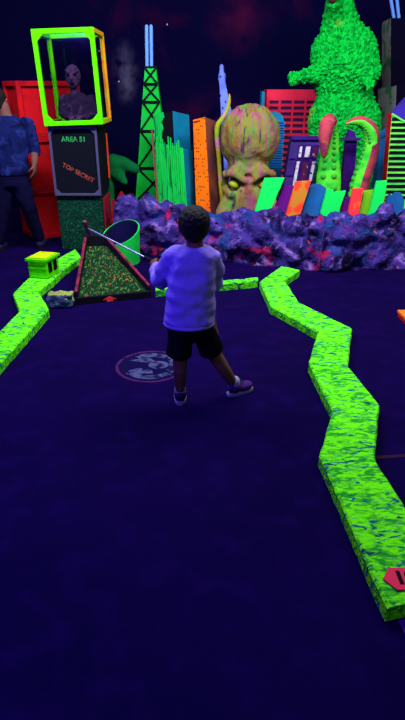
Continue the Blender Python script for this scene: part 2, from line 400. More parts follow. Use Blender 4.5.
# ------------------------------------------------------------------ kerbs
def kerb(name, Lp, Rp, h, label, mi='kerb'):
    Lw = [G(u, v, h) for u, v in Lp]; Rw = [G(u, v, h) for u, v in Rp]
    loc = (Lw[0]+Rw[0])/2; loc.z = 0
    # refine along the length so the edge can be chipped
    def refine(a):
        out = []
        for i in range(len(a)-1):
            n = max(2, int((a[i+1]-a[i]).length/.05))
            out += [(i, k/n) for k in range(n)]
        return out+[(len(a)-2, 1.0)]
    par = refine([(a+b)/2 for a, b in zip(Lw, Rw)])
    bm = NB(); rows = []
    for i, t in par:
        a = Lw[i].lerp(Lw[i+1], t); b = Rw[i].lerp(Rw[i+1], t)
        ja = .006*noise.noise(a*14); jb = .006*noise.noise(b*14)
        w = (b-a).normalized(); a = a+w*ja; b = b+w*jb
        e = .008
        row = [Vector((a.x, a.y, 0)), Vector((a.x, a.y, h-e)), a+w*e] + [a.lerp(b, q)+Vector((0, 0, .003*noise.noise(a.lerp(b, q)*20))) for q in (.25, .5, .75)] + [b-w*e, Vector((b.x, b.y, h-e)), Vector((b.x, b.y, 0))]
        rows.append([bm.verts.new(p) for p in row])
    for i in range(len(rows)-1):
        n = len(rows[i])
        for j in range(n): bm.faces.new((rows[i][j], rows[i+1][j], rows[i+1][(j+1) % n], rows[i][(j+1) % n]))
    bm.faces.new(rows[0]); bm.faces.new(rows[-1])
    root = thing(name, label, 'kerb', loc)
    obj('kerb_body', bm, mi, root)
    return root
KH = .065
rk = kerb('kerb', [(281, 266), (259.6, 281.5), (271, 306), (318, 332), (308.5, 362.6), (332.6, 409.5), (320, 455), (387, 608)],
          [(300, 270), (285, 280), (299, 302), (352, 328), (348, 365.4), (379.5, 404), (374.6, 459), (462, 591)], KH,
          'long zigzag lime green speckled kerb running down the right side to the camera')
# number plate painted on the kerb
c = G(405, 580, KH)
bm = NB(); w2, h2 = .078, .048
prism(bm, [c+Vector((x, y, .004)) for x, y in ((-w2, 0), (-w2*.55, -h2), (w2*.55, -h2), (w2, 0), (w2*.55, h2), (-w2*.55, h2))], (0, 0, .004))
pl = obj('number_plate', bm, 'plate_red', rk); pl['label'] = 'red six-sided hole number plate'
me = text_mesh('18', .075, .0015, .003); me.transform(Matrix.Translation(c+Vector((0, 0, .0095)))); link_mesh('number', me, 'black_paint', pl)

kerb('kerb', [(-60, 392), (19, 311), (13, 293), (27, 279), (44, 266), (75, 249)],
     [(-50, 420), (49, 309), (38.5, 291), (57, 276), (62, 271), (81, 257)], KH,
     'zigzag lime green speckled kerb at the left edge of the floor, leading under the toy building')
kerb('kerb', [(155.5, 286.5), (258, 277)], [(155.5, 289.5), (258, 280.5)], KH,
     'straight lime green kerb crossing behind the boy')

# toy building on the left kerb
p0 = G(30, 278, KH); p1 = G(47.5, 279.5, KH); p2 = G(59.5, 272.5, KH); zt = P(49, 262, p1.y).z
for q in (p0, p1, p2): q.z = KH+.007
p3 = p0+p2-p1
rt = thing('toy_building', 'small lime toy building with dark windows standing on the left kerb', 'toy building', ((p0+p2)/2))
bm = NB(); up = Vector((0, 0, zt-KH-.007)); hexa(bm, [p0, p1, p2, p3], [p0+up, p1+up, p2+up, p3+up]); obj('body', bm, 'lime_paint', rt)
ce = (p0+p2)/2
bm = NB(); ex = [ce+(q-ce)*1.16 for q in (p0, p1, p2, p3)]; ex = [q+up+Vector((0, 0, .0005)) for q in ex]
tp = [ce+up+(q-ce-up)*.94+Vector((0, 0, .03)) for q in ex]; hexa(bm, ex, [q+Vector((0, 0, .02)) for q in ex]); r1 = obj('roof', bm, 'lime_paint', rt)
bm = NB(); lo4 = [ce+(q-ce)*.98+up+Vector((0, 0, .021)) for q in (p0, p1, p2, p3)]; hexa(bm, lo4, [q+Vector((0, 0, .008)) for q in lo4]); q_ = obj('roof_panel', bm, 'yellow_paint', r1); q_['label'] = 'orange yellow roof panel'
side = p2-p1; nrm = Vector((side.y, -side.x, 0)).normalized()
for s0, s1 in ((.16, .44), (.56, .84)):
    bm = NB(); a = p1+side*s0; b = p1+side*s1
    prism(bm, [a+up*.28+nrm*.001, b+up*.28+nrm*.001, b+up*.88+nrm*.001, a+up*.88+nrm*.001], nrm*.004); obj('window', bm, 'black_paint', rt)
bm = NB(); fr = (p1-p0); nf = Vector((fr.y, -fr.x, 0)).normalized()
prism(bm, [p0+up*.56+nf*.0005, p1+up*.56+nf*.0005, p1+up*.64+nf*.0005, p0+up*.64+nf*.0005], nf*.008); obj('ledge', bm, 'lime_paint', rt)

# spongy stone by the ramp
c = (G(50, 308)+G(69, 310))/2; c.y += .065
bm = NB(); box(bm, (c.x-.10, c.y-.06, 0), (c.x+.10, c.y+.06, .115), None, .015)
def stone_disp(p, n): return 0.013*fract(p, 22, 4)*(0 if p.z < .004 else 1)
me = fuse(bm, .011, 2, .5, stone_disp)
for v in me.vertices: v.co.z = max(v.co.z, 0)
o = link_mesh('stone', me, ['stone_side', 'stone_top'], None, c, True)
for p in me.polygons: p.material_index = 1 if p.normal.z > .6 and p.center.z > .085 else 0
tag(o, 'rough sponge-like stone block on the floor at the front left corner of the ramp', 'stone')

# ------------------------------------------------------------------ golf ramp
fl, fr_ = G(78, 298, .05), G(148, 291.5, .05); bl, br = G(87.5, 246, .27), G(106, 246, .27)
rr = thing('golf_ramp', 'tapering golf ramp with speckled green turf and reddish side rails, red arrow on front', 'golf ramp', Vector(((fl.x+fr_.x)/2, (fl.y+fr_.y)/2, 0)))
bm = NB(); hexa(bm, [Vector((q.x, q.y, 0)) for q in (fl, fr_, br, bl)], [fl, fr_, br, bl]); obj('ramp_bed', bm, 'ramp_turf', rr)
def rail(a, b, outw, name):
    bm = NB(); o = Vector(outw)
    b4 = [Vector((a.x, a.y, 0)), Vector((b.x, b.y, 0))]; b4 = [b4[0], b4[0]+o, b4[1]+o, b4[1]]
    t4 = [a+Vector((0, 0, .045)), a+o+Vector((0, 0, .045)), b+o+Vector((0, 0, .07)), b+Vector((0, 0, .07))]
    hexa(bm, b4, t4); q = obj('side_rail', bm, 'dark_wood', rr)
    bm = NB(); hexa(bm, [p+Vector((0, 0, .0005)) for p in t4], [p+Vector((0, 0, .012)) for p in t4]); z = obj('rail_cap', bm, 'rail_red', q); z['label'] = 'reddish rail cap'
rail(fl, bl, (-.024, 0, 0), 'l'); rail(fr_, br, (.024, 0, 0), 'r')
fd = (fr_-fl).normalized(); nf = Vector((fd.y, -fd.x, 0)).normalized()
a, b = Vector((fl.x, fl.y, 0))-fd*.024+nf*.001, Vector((fr_.x, fr_.y, 0))+fd*.024+nf*.001
bm = NB(); prism(bm, [a, b, b+Vector((0, 0, .058)), a+Vector((0, 0, .058))], nf*.03); lipo = obj('front_board', bm, 'black_paint', rr)
c = a.lerp(b, .44)+nf*.031+Vector((0, 0, .028)); bm = NB()
ar = [(-.055, -.004), (0, .024), (.055, -.004), (.026, -.004), (.026, -.022), (-.026, -.022), (-.026, -.004)]
prism(bm, [c+fd*x+Vector((0, 0, z)) for x, z in ar], nf*.003); q = obj('arrow', bm, 'red_slab', lipo); q['label'] = 'red up arrow'
bm = NB(); b0, b1 = Vector((bl.x-.025, bl.y+.004, 0)), Vector((br.x+.025, br.y+.004, 0)); prism(bm, [b0, b1, b1+Vector((0, 0, .36)), b0+Vector((0, 0, .36))], (0, .10, 0)); obj('end_block', bm, 'black_paint', rr)

# green bucket behind the ramp
bc = Vector((-.815, 5.57, 0)); br_ = .19
rb = thing('bucket', 'green tub with dark hollow inside and slanted rim, behind the golf ramp', 'tub', bc)
def rim(x, y): return .30+.045*x/.2+.075*y/.2
def cyl_wall(ro, ri, zb):
    bm = NB(); n = 40; R4 = [[], [], [], []]
    for k in range(n):
        a = 2*math.pi*k/n; ca, sa = math.cos(a), math.sin(a)
        zt = rim(ca*.2, sa*.2)
        R4[0].append(bm.verts.new(bc+Vector((ca*ro*.94, sa*ro*.94, zb)))); R4[1].append(bm.verts.new(bc+Vector((ca*ro, sa*ro, zt))))
        R4[2].append(bm.verts.new(bc+Vector((ca*ri, sa*ri, zt)))); R4[3].append(bm.verts.new(bc+Vector((ca*ri*.94, sa*ri*.94, zb))))
    for k in range(n):
        for j in range(4): bm.faces.new((R4[j][k], R4[j][(k+1) % n], R4[(j+1) % 4][(k+1) % n], R4[(j+1) % 4][k]))
    return bm
obj('tub_wall', cyl_wall(br_, br_-.012, 0), 'bucket_green', rb, smooth=False)
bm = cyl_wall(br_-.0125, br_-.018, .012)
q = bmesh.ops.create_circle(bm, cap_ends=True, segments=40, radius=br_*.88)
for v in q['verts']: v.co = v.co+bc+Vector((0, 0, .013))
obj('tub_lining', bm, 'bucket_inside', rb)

# ------------------------------------------------------------------ stack at the left: pedestal, black sign box, display case, alien
sx0, sx1 = P(51.5, 160, 6.0).x, P(99, 160, 6.0).x
zs0 = P(75, 195.5, 6.0).z; zs1 = P(75, 126.5, 6.0).z
px0, px1 = P(58, 215, 6.0).x, P(102, 215, 6.0).x
rp = thing('pedestal', 'dark green leaf-textured pedestal block under the black sign box', 'pedestal', ((px0+px1)/2, 6.3, 0))
bm = NB(); box(bm, (px0, 6.02, 0), (px1, 6.56, zs0-.001), None, .01); obj('pedestal_block', bm, 'leafy_dark', rp)
bm = NB(); box(bm, (px1+.001, 6.10, 0.05), (px1+.02, 6.5, zs0-.05), None, .004); q = obj('side_panel', bm, 'deep_red', rp); q['label'] = 'red side panel'
rs = thing('sign_box', 'black box with grey edges reading AREA 51 TOP SECRET, under the lime case', 'sign', ((sx0+sx1)/2, 6.3, zs0))
def tilt(deg, c): return Matrix.Translation(c) @ Matrix.Rotation(R(deg), 4, 'Y') @ Matrix.Translation(-Vector(c))
ts = tilt(-1.6, Vector((sx1, 6.0, zs0)))*1.0
ts = Matrix.Identity(4)
bm = NB(); box(bm, (sx0, 6.0, zs0), (sx1, 6.56, zs1)); obj('box_body', bm, 'sign_black', rs)
t = .024
for lo, hi in (((sx0, zs0), (sx1, zs0+t)), ((sx0, zs1-t), (sx1, zs1)), ((sx0, zs0+t), (sx0+t, zs1-t)), ((sx1-t, zs0+t), (sx1, zs1-t))):
    bm = NB(); box(bm, (lo[0], 5.982, lo[1]), (hi[0], 5.999, hi[1]), None, .003); obj('edge_trim', bm, 'grey_trim', rs)
bm = NB(); box(bm, (sx1+.001, 6.53, zs0+.1), (sx1+.012, 6.56, zs1-.1)); q = obj('corner_trim', bm, 'orange_slab', rs); q['label'] = 'orange back corner trim'
for (a, b) in ((sx0+t, zs0+t), (sx1-t, zs0+t), (sx0+t, zs1-t), (sx1-t, zs1-t)):
    sxn = 1 if a < (sx0+sx1)/2 else -1; szn = 1 if b < (zs0+zs1)/2 else -1
    bm = NB(); prism(bm, [Vector((a, 5.985, b)), Vector((a+sxn*.045, 5.985, b)), Vector((a, 5.985, b+szn*.045))], (0, .012, 0)); obj('corner_plate', bm, 'grey_trim', rs)
def face_text(body, u, v, size, ang, m, parent, name, Y=5.997, bold=.0, stretch=1):
    me = text_mesh(body, size, .0012, bold)
    c = P(u, v, Y)
    me.transform(Matrix.Translation(c) @ Matrix.Rotation(R(ang), 4, 'Y') @ Matrix.Rotation(R(90), 4, 'X') @ Matrix.Diagonal((stretch, 1, 1, 1)))
    return link_mesh(name, me, m, parent)
q = face_text('AREA 51', 73.5, 139.5, .066, 0, 'text_green', rs, 'lettering', bold=.001); q['label'] = 'green lettering AREA 51'
q = face_text('TOP SECRET', 78.3, 173, .062, 28, 'text_orange', rs, 'lettering', bold=.0008); q['label'] = 'orange slanted stamp TOP SECRET'

# display case, tilted a little
cz0 = zs1+.004; cF = 5.93
ca, cb = P(44, 124, cF), P(103, 124, cF); cw = cb.x-ca.x; ch = P(62, 29, cF).z-cz0; cdp = .60
tc_ = Matrix.Translation((0, 0, .014)) @ tilt(-1.8, Vector((cb.x-.15, cF, cz0)))
rc = thing('display_case', 'tilted glass display case with glowing lime frame on top of the black box', 'display case', ((ca.x+cb.x)/2, cF+cdp/2, cz0))
x0, x1, y0, y1, z0, z1 = ca.x, cb.x, cF, cF+cdp, cz0, cz0+ch
bt = .042
def bar(lo, hi, m): bm = NB(); box(bm, lo, hi, tc_, .004); return obj('frame_bar', bm, m, rc)
for (xa, xb) in ((x0, x0+bt), (x1-bt, x1)):
    bar((xa, y0, z0), (xb, y0+bt, z1), 'lime_paint'); bar((xa, y1-bt, z0), (xb, y1, z1), 'orange_lime' if xa > x0 else 'lime_paint')
    for za in (z0, z1-bt): bar((xa, y0+bt+.001, za), (xb, y1-bt-.001, za+bt), 'orange_lime' if xa > x0 else 'lime_paint')
for ya in (y0, y1-bt):
    for za in (z0, z1-bt): bar((x0+bt+.001, ya, za), (x1-bt-.001, ya+bt, za+bt), 'lime_paint')
for (ax, az, sx_, sz_) in ((x0+bt, z0+bt, 1, 1), (x1-bt, z0+bt, -1, 1), (x0+bt, z1-bt, 1, -1), (x1-bt, z1-bt, -1, -1)):
    bm = NB(); prism(bm, [tc_ @ Vector(p) for p in ((ax, y0+.004, az), (ax+sx_*.06, y0+.004, az), (ax, y0+.004, az+sz_*.06))], (0, .012, 0)); obj('corner_bracket', bm, 'lime_paint', rc)
bm = NB(); box(bm, (x0+.005, y0+.02, z0+.001), (x1-.005, y1-.005, z0+.012), tc_); obj('case_floor', bm, 'black_paint', rc)
for lo, hi in (((x0+bt, y0+.018, z0+bt), (x1-bt, y0+.023, z1-bt)), ((x0+.018, y0+bt, z0+bt), (x0+.023, y1-bt, z1-bt)), ((x1-.023, y0+bt, z0+bt), (x1-.018, y1-bt, z1-bt)), ((x0+bt, y1-.023, z0+bt), (x1-bt, y1-.018, z1-bt))):
    bm = NB(); box(bm, lo, hi, tc_); obj('glass_pane', bm, 'clear_pane', rc)

# alien figure inside the case
AY = cF+.28; za = cz0+.055
hc = P(73, 76, AY)
ra = thing('alien_figure', 'dim purple alien bust in a wrinkled coat inside the lime glass case', 'figure', (hc.x, AY, za))
bm = NB(); ell(bm, hc, (.075, .08, .105)); ell(bm, hc+Vector((0, -.03, -.06)), (.05, .05, .055)); tube(bm, [hc+Vector((0, 0, -.08)), hc+Vector((.005, .01, -.17))], [.035, .045])
for s in (-1, 1): tube(bm, [hc+Vector((s*.015, -.07, .03)), hc+Vector((s*.055, -.055, .045))], [.012, .014], 8)
tube(bm, [hc+Vector((0, -.075, .02)), hc+Vector((0, -.092, -.025))], [.01, .016], 8)
me = fuse(bm, .008, 3, .5, lambda p, n: .004*fract(p, 40)); ab = link_mesh('head', me, 'alien_skin', ra, None, True)
for s in (-1, 1): bm = NB(); ell(bm, hc+Vector((s*.032, -.072, .012)), (.02, .012, .014)); obj('eye', bm, 'black_paint', ab, smooth=True)
bm = NB(); ell(bm, hc+Vector((0, -.083, -.062)), (.024, .012, .01)); obj('mouth', bm, 'black_paint', ab, smooth=True)
bm = NB(); sh = Vector((hc.x+.02, AY, hc.z-.17))
loft(bm, [(Vector((hc.x+.03, AY, za+.004)), .15, .10), (Vector((hc.x+.03, AY, za+.12)), .155, .105), (Vector((hc.x+.025, AY, sh.z-.04)), .15, .09), (Vector((hc.x+.02, AY, sh.z+.02)), .07, .06)])
tube(bm, [sh+Vector((-.13, 0, -.04)), sh+Vector((-.15, -.05, -.17)), sh+Vector((-.08, -.13, -.2))], [.05, .045, .035])
tube(bm, [sh+Vector((.14, 0, -.04)), sh+Vector((.17, -.04, -.17)), sh+Vector((.10, -.13, -.2))], [.05, .045, .035])
me = fuse(bm, .011, 3, .5, lambda p, n: .01*fract(p, 22)*(1 if p.z > za+.03 else 0)); co = link_mesh('coat', me, 'alien_coat', ra, None, True)
zf = min(v.co.z for v in me.vertices)
for s in (-.06, .06):
    bm = NB(); hnd = sh+Vector((s*.6-.0, -.165, -.2)); ell(bm, hnd, (.03, .02, .022))
    for k in range(4): tube(bm, [hnd+Vector((-.02+k*.013, -.012, -.004)), hnd+Vector((-.022+k*.014, -.03, -.018)), hnd+Vector((-.022+k*.014, -.034, -.036))], [.006, .0055, .004], 8)
    tube(bm, [hnd+Vector((-.025*(1 if s < 0 else -1), 0, .01)), hnd+Vector((-.036*(1 if s < 0 else -1), -.02, .01))], [.007, .005], 8)
    tube(bm, [hnd+Vector((0, .005, 0)), sh+Vector((s*1.4, -.12, -.2))], [.02, .025], 8)
    me = fuse(bm, .005, 2); link_mesh('hand', me, 'alien_skin', ra, None, True)

# ------------------------------------------------------------------ red crates
cc = G(36, 240); th = R(33); ux = Vector((math.cos(th), math.sin(th), 0)); uy = Vector((-math.sin(th), math.cos(th), 0))
ztop = P(14, 80.5, cc.y).z; hgt = ztop/3; CW, CD = .70, .50
crate_lab = ['red wooden crate at the top of its stack, behind the person', 'red wooden crate in the middle of its stack, beside the black sign box', 'red wooden crate at the bottom of its stack, on the floor']
def crate():
    r = thing('crate', crate_lab[2], 'crate', cc, 'stacked red crates')
    def lb(name, xa, xb, ya, yb, za, zb, m='red_paint'):
        bm = NB(); mt = Matrix.Translation(cc) @ Matrix.Rotation(th, 4, 'Z'); box(bm, (xa, ya, za), (xb, yb, zb), mt, .003); return obj(name, bm, m, r)
    H = hgt-.002; f = .05
    lb('crate_box', .03, CW-.03, .03, CD-.03, .02, H-.02)
    for xa in (0, CW-f):
        for ya in (0, CD-f): lb('corner_post', xa, xa+f, ya, ya+f, 0.0, H)
    for ya in (0, CD-f):
        for za in (0, H-f): lb('batten', f+.001, CW-f-.001, ya, ya+f, za, za+f)
    for xa in (0, CW-f):
        for za in (0, H-f): lb('batten', xa, xa+f, f+.001, CD-f-.001, za, za+f)
    return r
c0 = crate()
for k in (1, 2):
    r = c0.copy(); C.objects.link(r); r.location = cc+Vector((0, 0, hgt*k)); r['label'] = crate_lab[2-k]
    for chd in list(c0.children):
        q = chd.copy(); C.objects.link(q); q.parent = r

# ------------------------------------------------------------------ skyline
def edge3(e):
    uT, vT, uB, vB, Y = e; t = P(uT, vT, Y); b = P(uB, vB, Y); return t, down(t, b, ZB)
def tower_mesh(e1, e2, e3, mats=(0, 0, 0, 0, 0)):
    (t1, b1), (t2, b2), (t3, b3) = edge3(e1), edge3(e2), edge3(e3)
    t4 = t1+t3-t2; b4 = b1+b3-b2
    bm = NB(); hexa(bm, [b1, b2, b3, b4], [t1, t2, t3, t4], mats); return bm, (t1, t2, t3, t4), (b1, b2, b3, b4)
def ctr(b): c = sum(b, Vector())/len(b); c.z = ZB; return c
def quad_on(t1, t2, b1, b2, s0, s1, k0, k1, off):
    """rectangle on a face: s along the width, k from the top down"""
    def pt(s, k): return (t1.lerp(t2, s)).lerp(b1.lerp(b2, s), k)+off
    return [pt(s0, k1), pt(s1, k1), pt(s1, k0), pt(s0, k0)]

# X-braced green tower
TY = 7.6
tT = [P(144.8, 68, TY), P(155.8, 68, TY)]; tB = [down(tT[0], P(135.3, 202, TY), ZB), down(tT[1], P(171.5, 202, TY), ZB)]
dpt = Vector((0, tB[1].x-tB[0].x, 0)); dtp = Vector((0, (tT[1].x-tT[0].x), 0)); inset = (dpt-dtp)*.5
rh = thing('tower_model', 'tall tapering green tower with black cross bracing and twin blue antennas', 'tower model', ctr(tB)+dpt*.5)
bm = NB(); T4 = [tT[0], tT[1], tT[1]+dtp, tT[0]+dtp]; B4 = [tB[0]-inset*.0, tB[1], tB[1]+dpt, tB[0]+dpt]
hexa(bm, B4, T4); obj('tower_body', bm, 'tower_green', rh)
off = Vector((0, -.001, 0)); th_ = .022
def barq(bm, a, b, w, nrm=Vector((0, -1, 0)), t=.012):
    d = (b-a).normalized(); s = d.cross(nrm).normalized()*w/2
    prism(bm, [a-s, b-s, b+s, a+s], nrm*t)
hz = [0, .135, .25, .40, .62, 1.0]; vlist = [68, 84, 102, 131, 168, 202]
ks = []
for v in vlist:
    z = P(150, v, TY).z; ks.append((tT[0].z-z)/(tT[0].z-tB[0].z))
ks[-1] = .985
for i in range(5):
    bm = NB(); L0, R0 = tT[0].lerp(tB[0], ks[i])+off, tT[1].lerp(tB[1], ks[i])+off; L1, R1 = tT[0].lerp(tB[0], ks[i+1])+off, tT[1].lerp(tB[1], ks[i+1])+off
    barq(bm, L0, R1, th_); barq(bm, R0+off*2, L1+off*2, th_); barq(bm, L1+off*4, R1+off*4, th_*1.3)
    obj('cross_brace', bm, 'black_paint', rh)
bm = NB(); box(bm, (tT[0].x-.01, TY-.01, tT[0].z+.0005), (tT[1].x+.01, TY+dtp.y+.01, tT[0].z+.02)); obj('tower_cap', bm, 'black_paint', rh)
for u in (146.4, 150.9):
    bm = NB(); a = P(u+.7, 68, TY+.06); a.z = tT[0].z+.0205; b = P(u, 26.5, TY+.06); b.x = P(u+.2, 26.5, TY+.06).x; tube(bm, [a, b], .021, 10); obj('antenna', bm, 'antenna_blue', rh, smooth=True)

# broken green building with teal side
rg = thing('ruined_building_model', 'broken building with streaked green front and teal sides, beside the cross-braced tower', 'building model', P(172, 203, 6.9))
rg.location.z = ZB
bm, t_, b_ = tower_mesh((155, 142, 158, 202, 6.86), (183, 148, 187, 206, 6.72), (193, 150.5, 195, 201, 7.0), (0, 1, 1, 1, 1)); obj('lower_block', bm, ['streak_green', 'teal_paint'], rg)
# brown edge board at the left of the front, splinters of the torn front
bm = NB(); a0, a1 = P(150.8, 129, 6.83), P(152.6, 129, 6.83); e0, e1 = down(a0, P(157, 202, 6.83), ZB), down(a1, P(158.7, 202, 6.83), ZB)
prism(bm, [e0, e1, a1, a0], (0, .03, 0)); q = obj('edge_board', bm, 'orange_side', rg); q['label'] = 'brown edge board'
(tA, bA) = edge3((172.5, 111, 174.5, 148, 6.96)); (tB2, bB2) = edge3((189, 115, 190.5, 147, 7.2)); (tC, bC) = edge3((155, 115.5, 157, 148, 7.1))
tA2, bA2 = P(172.5, 111, 6.96), P(174.3, 147.5, 6.96)
bm = NB(); hexa(bm, [bA, bB2, bB2+(bC-bA), bC], [tA, tB2, tB2+(tC-tA), tC], (1, 1, 1, 2, 1)); up_ = obj('upper_block', bm, ['streak_green', 'teal_paint', 'black_paint'], rg)
# torn black hole and green remains on the upper front
fd = (tC-tA); nf = Vector((-fd.y, fd.x, 0)).normalized()
nf = nf if nf.y < 0 else -nf
def onf(s, k): return tA.lerp(tC, s).lerp(bA.lerp(bC, s), k)
KK = (tA.z-P(172, 148, 6.96).z)/(tA.z-bA.z)
hole = [(.05, .02), (.3, .12), (.5, .05), (.55, .3), (.48, .5), (.62, .75), (.5, .95), (.35, .80), (.22, 1.0), (.05, .95)]
bm = NB(); prism(bm, [onf(s, k*KK)+nf*.001 for s, k in hole], nf*.004); q = obj('torn_hole', bm, 'black_paint', up_)
rem = [(.50, -.03), (1.02, .03), (1.03, .72), (.93, .5), (.86, 1.15), (.78, .62), (.70, .95), (.64, .55), (.54, .42), (.62, .25), (.46, .12)]
bm = NB(); prism(bm, [onf(s, k*KK)+nf*.006 for s, k in rem], nf*.02); obj('torn_front', bm, 'streak_green', up_)
for i in range(13):
    s = .06+i*.072; k0 = random.uniform(-.14, .05); k1 = random.uniform(.5, .98); w = random.uniform(.025, .045)
    bm = NB(); t1, t2, b1, b2 = t_[0], t_[1], b_[0], b_[1]
    f_ = (t2-t1); nn = Vector((f_.y, -f_.x, 0)).normalized()
    q4 = quad_on(t1, t2, b1, b2, s, s+w, k0, k1, nn*.001)
    prism(bm, q4, nn*random.uniform(.008, .02)); obj('splinter', bm, 'tower_green' if i % 2 else 'streak_green', rg)

# orange block tower
rt_ = thing('orange_building_model', 'plain orange block building with dark dots, left of the octopus head', 'building model', P(207, 204, 6.85)); rt_.location.z = ZB
bm, t_, b_ = tower_mesh((193, 120, 196, 204, 6.78), (205, 117, 210, 205, 6.7), (216.8, 121.5, 222.4, 199, 7.05), (0, 1, 1, 0, 0)); obj('building_body', bm, ['orange_paint', 'orange_side'], rt_)
bm = NB(); prism(bm, quad_on(t_[0], t_[1], b_[0], b_[1], .04, .6, .015, .028, Vector((0, -.002, 0))), (0, -.006, 0)); obj('cornice', bm, 'red_paint', rt_)

# pale blue spire
rsp = thing('spire_model', 'slim pale blue leaning spire rising behind the octopus head', 'tower model', P(228, 205, 7.8)); rsp.location.z = ZB
tl, tr = P(219.3, 80, 7.8), P(224.8, 80, 7.8); b0, b1 = down(tl, P(221.3, 116, 7.8), ZB), down(tr, P(232.5, 116, 7.8), ZB)
dp = Vector((0, .1, 0)); bm = NB(); hexa(bm, [b0, b1, b1+Vector((0, .4, 0)), b0+Vector((0, .4, 0))], [tl, tr, tr+dp, tl+dp]); obj('spire_body', bm, 'spire_blue', rsp)
c1 = (tl+tr)/2+Vector((0, .05, 0))
bm = NB(); tube(bm, [c1+Vector((0, 0, .005)), c1+Vector((0, 0, .05))], .046, 12); obj('balcony', bm, 'spire_blue', rsp)
bm = NB(); tube(bm, [c1+Vector((-.003, 0, .07)), c1+Vector((-.006, 0, .15))], [.034, .026], 12); obj('lantern', bm, 'spire_blue', rsp, smooth=True)

# red office block with recessed windows
rr_ = thing('red_building_model', 'wide red building with rows of dark window slots behind the monster', 'building model', P(300, 195, 8.05)); rr_.location.z = ZB
YR = 7.95
xl, xr = P(266.7, 92, YR).x, P(330, 92, YR).x; zt = P(290, 89.5, YR).z
bm = NB(); box(bm, (xl, YR, ZB), (xr, YR+.4, zt)); obj('building_body', bm, 'pink_red', rr_)
cols = [(268, 277), (279.3, 290), (291.8, 302.5), (304.3, 313), (315, 326)]
colx = [(P(a, 130, YR).x, P(b, 130, YR).x) for a, b in cols]
rowsz = []; v = 100.5
while v < 196:
    rowsz.append((P(290, v+3.3, YR).z, P(290, v, YR).z)); v += 5.9
rowsz = [r for r in rowsz if r[0] > ZB+.05]
bm = NB(); zc = zt
for (a, b) in rowsz+[(ZB, ZB)]:
    box(bm, (xl, YR-.03, b), (xr, YR-.0005, zc)); zc = a
zlow = rowsz[-1][0]
xs = [xl]+[q for cx in colx for q in cx]+[xr]
for a, b in rowsz:
    for i in range(0, len(xs), 2): box(bm, (xs[i], YR-.03, a), (xs[i+1], YR-.0005, b))
obj('facade_grid', bm, 'pink_red', rr_)
for a, b in rowsz:
    for x_0, x_1 in colx:
        bm = NB(); box(bm, (x_0+.001, YR-.010, a+.001), (x_1-.001, YR-.001, b-.001)); obj('window', bm, 'window_dark', rr_)

# blue ribbed building and its taller slab
rbl = thing('blue_building_model', 'blue ribbed building with rounded top behind the octopus head', 'building model', P(275, 195, 7.6)); rbl.location.z = ZB
bm = NB(); a = [P(262, 91, 7.62), P(264.6, 92, 7.62)]; e = [Vector((a[0].x, 7.62, ZB)), Vector((a[1].x+.02, 7.62, ZB))]; prism(bm, [e[0], e[1], a[1], a[0]], (0, .22, 0)); obj('tall_slab', bm, 'teal_paint', rbl)
xa = P(265, 130, 7.5).x; xb_ = P(283.5, 130, 7.5).x; zt = P(275, 112, 7.5).z
bm = NB()
pr = [(xa, ZB), (xb_, ZB), (xb_, zt-.10), (xb_-.03, zt-.03), (xb_-.10, zt), (xa, zt)]
prism(bm, [Vector((x, 7.5, z)) for x, z in pr], (0, .1, 0)); obj('building_body', bm, 'teal_paint', rbl)
nrib = 34
for i in range(nrib):
    z = ZB+.03+(zt-.12-ZB-.03)*i/(nrib-1)
    bm = NB(); box(bm, (xa+.005, 7.478, z), (xb_+.012, 7.499, z+.017), None, .003); obj('rib', bm, 'rib_blue', rbl)

# purple leaning house with white windows
rpu = thing('purple_building_model', 'leaning purple building with white windows, in front of the red building', 'building model', P(302, 195, 6.9)); rpu.location.z = ZB
pT = [P(292, 137, 6.78), P(320, 137, 6.78)]; pB = [down(pT[0], P(284, 184, 6.78), ZB), down(pT[1], P(312.5, 184, 6.78), ZB)]
bm = NB(); prism(bm, [pB[0], pB[1], pT[1], pT[0]], (0, .18, 0)); obj('building_body', bm, 'purple_wall', rpu)
off = Vector((0, -.001, 0))
def px_on(u, v, y=6.779): return P(u, v, y)
wins = [([(299.4, 145.1), (303.2, 145.1), (301.2, 157.6), (297.4, 157.6)], 'window_white'), ([(305.3, 145.1), (311.5, 145.1), (309.3, 157.6), (303.2, 157.6)], 'window_white'), ([(313, 145.5), (319, 145.1), (317, 157.6), (311, 157.6)], 'window_maroon'),
        ([(296.3, 160), (300.6, 160), (295.5, 186), (291.5, 186)], 'window_white'), ([(302.3, 160), (309.3, 160), (306.2, 181), (298.9, 181)], 'window_maroon'), ([(311.5, 160.3), (316.2, 160.3), (311.9, 181.2), (307.5, 181.2)], 'window_white')]
for pts, m in wins:
    bm = NB(); prism(bm, [px_on(u, v) for u, v in pts], (0, -.008, 0)); w = obj('window', bm, m, rpu)
    cxx = sum((px_on(u, v) for u, v in pts), Vector())/4
    bm = NB(); P4 = [px_on(u, v) for u, v in pts]
    for i in range(4): barq(bm, P4[i]+Vector((0, -.0085, 0)), P4[(i+1) % 4]+Vector((0, -.0085, 0)), .012, t=.008)
    obj('window_frame', bm, 'deep_purple', w)
bm = NB(); prism(bm, [P(291.2, 139.5, 6.777), P(320.5, 139.5, 6.777), P(321, 136.4, 6.777), P(291.8, 136.4, 6.777)], (0, -.03, 0)); obj('cornice', bm, 'deep_purple', rpu)
for v in (158.5, 175):
    sh_ = (v-137)*8/47; bm = NB(); barq(bm, P(292.6-sh_, v, 6.777), P(298.8-sh_ if v < 170 else 293.5, v, 6.777), .012); obj('floor_line', bm, 'deep_purple', rpu)

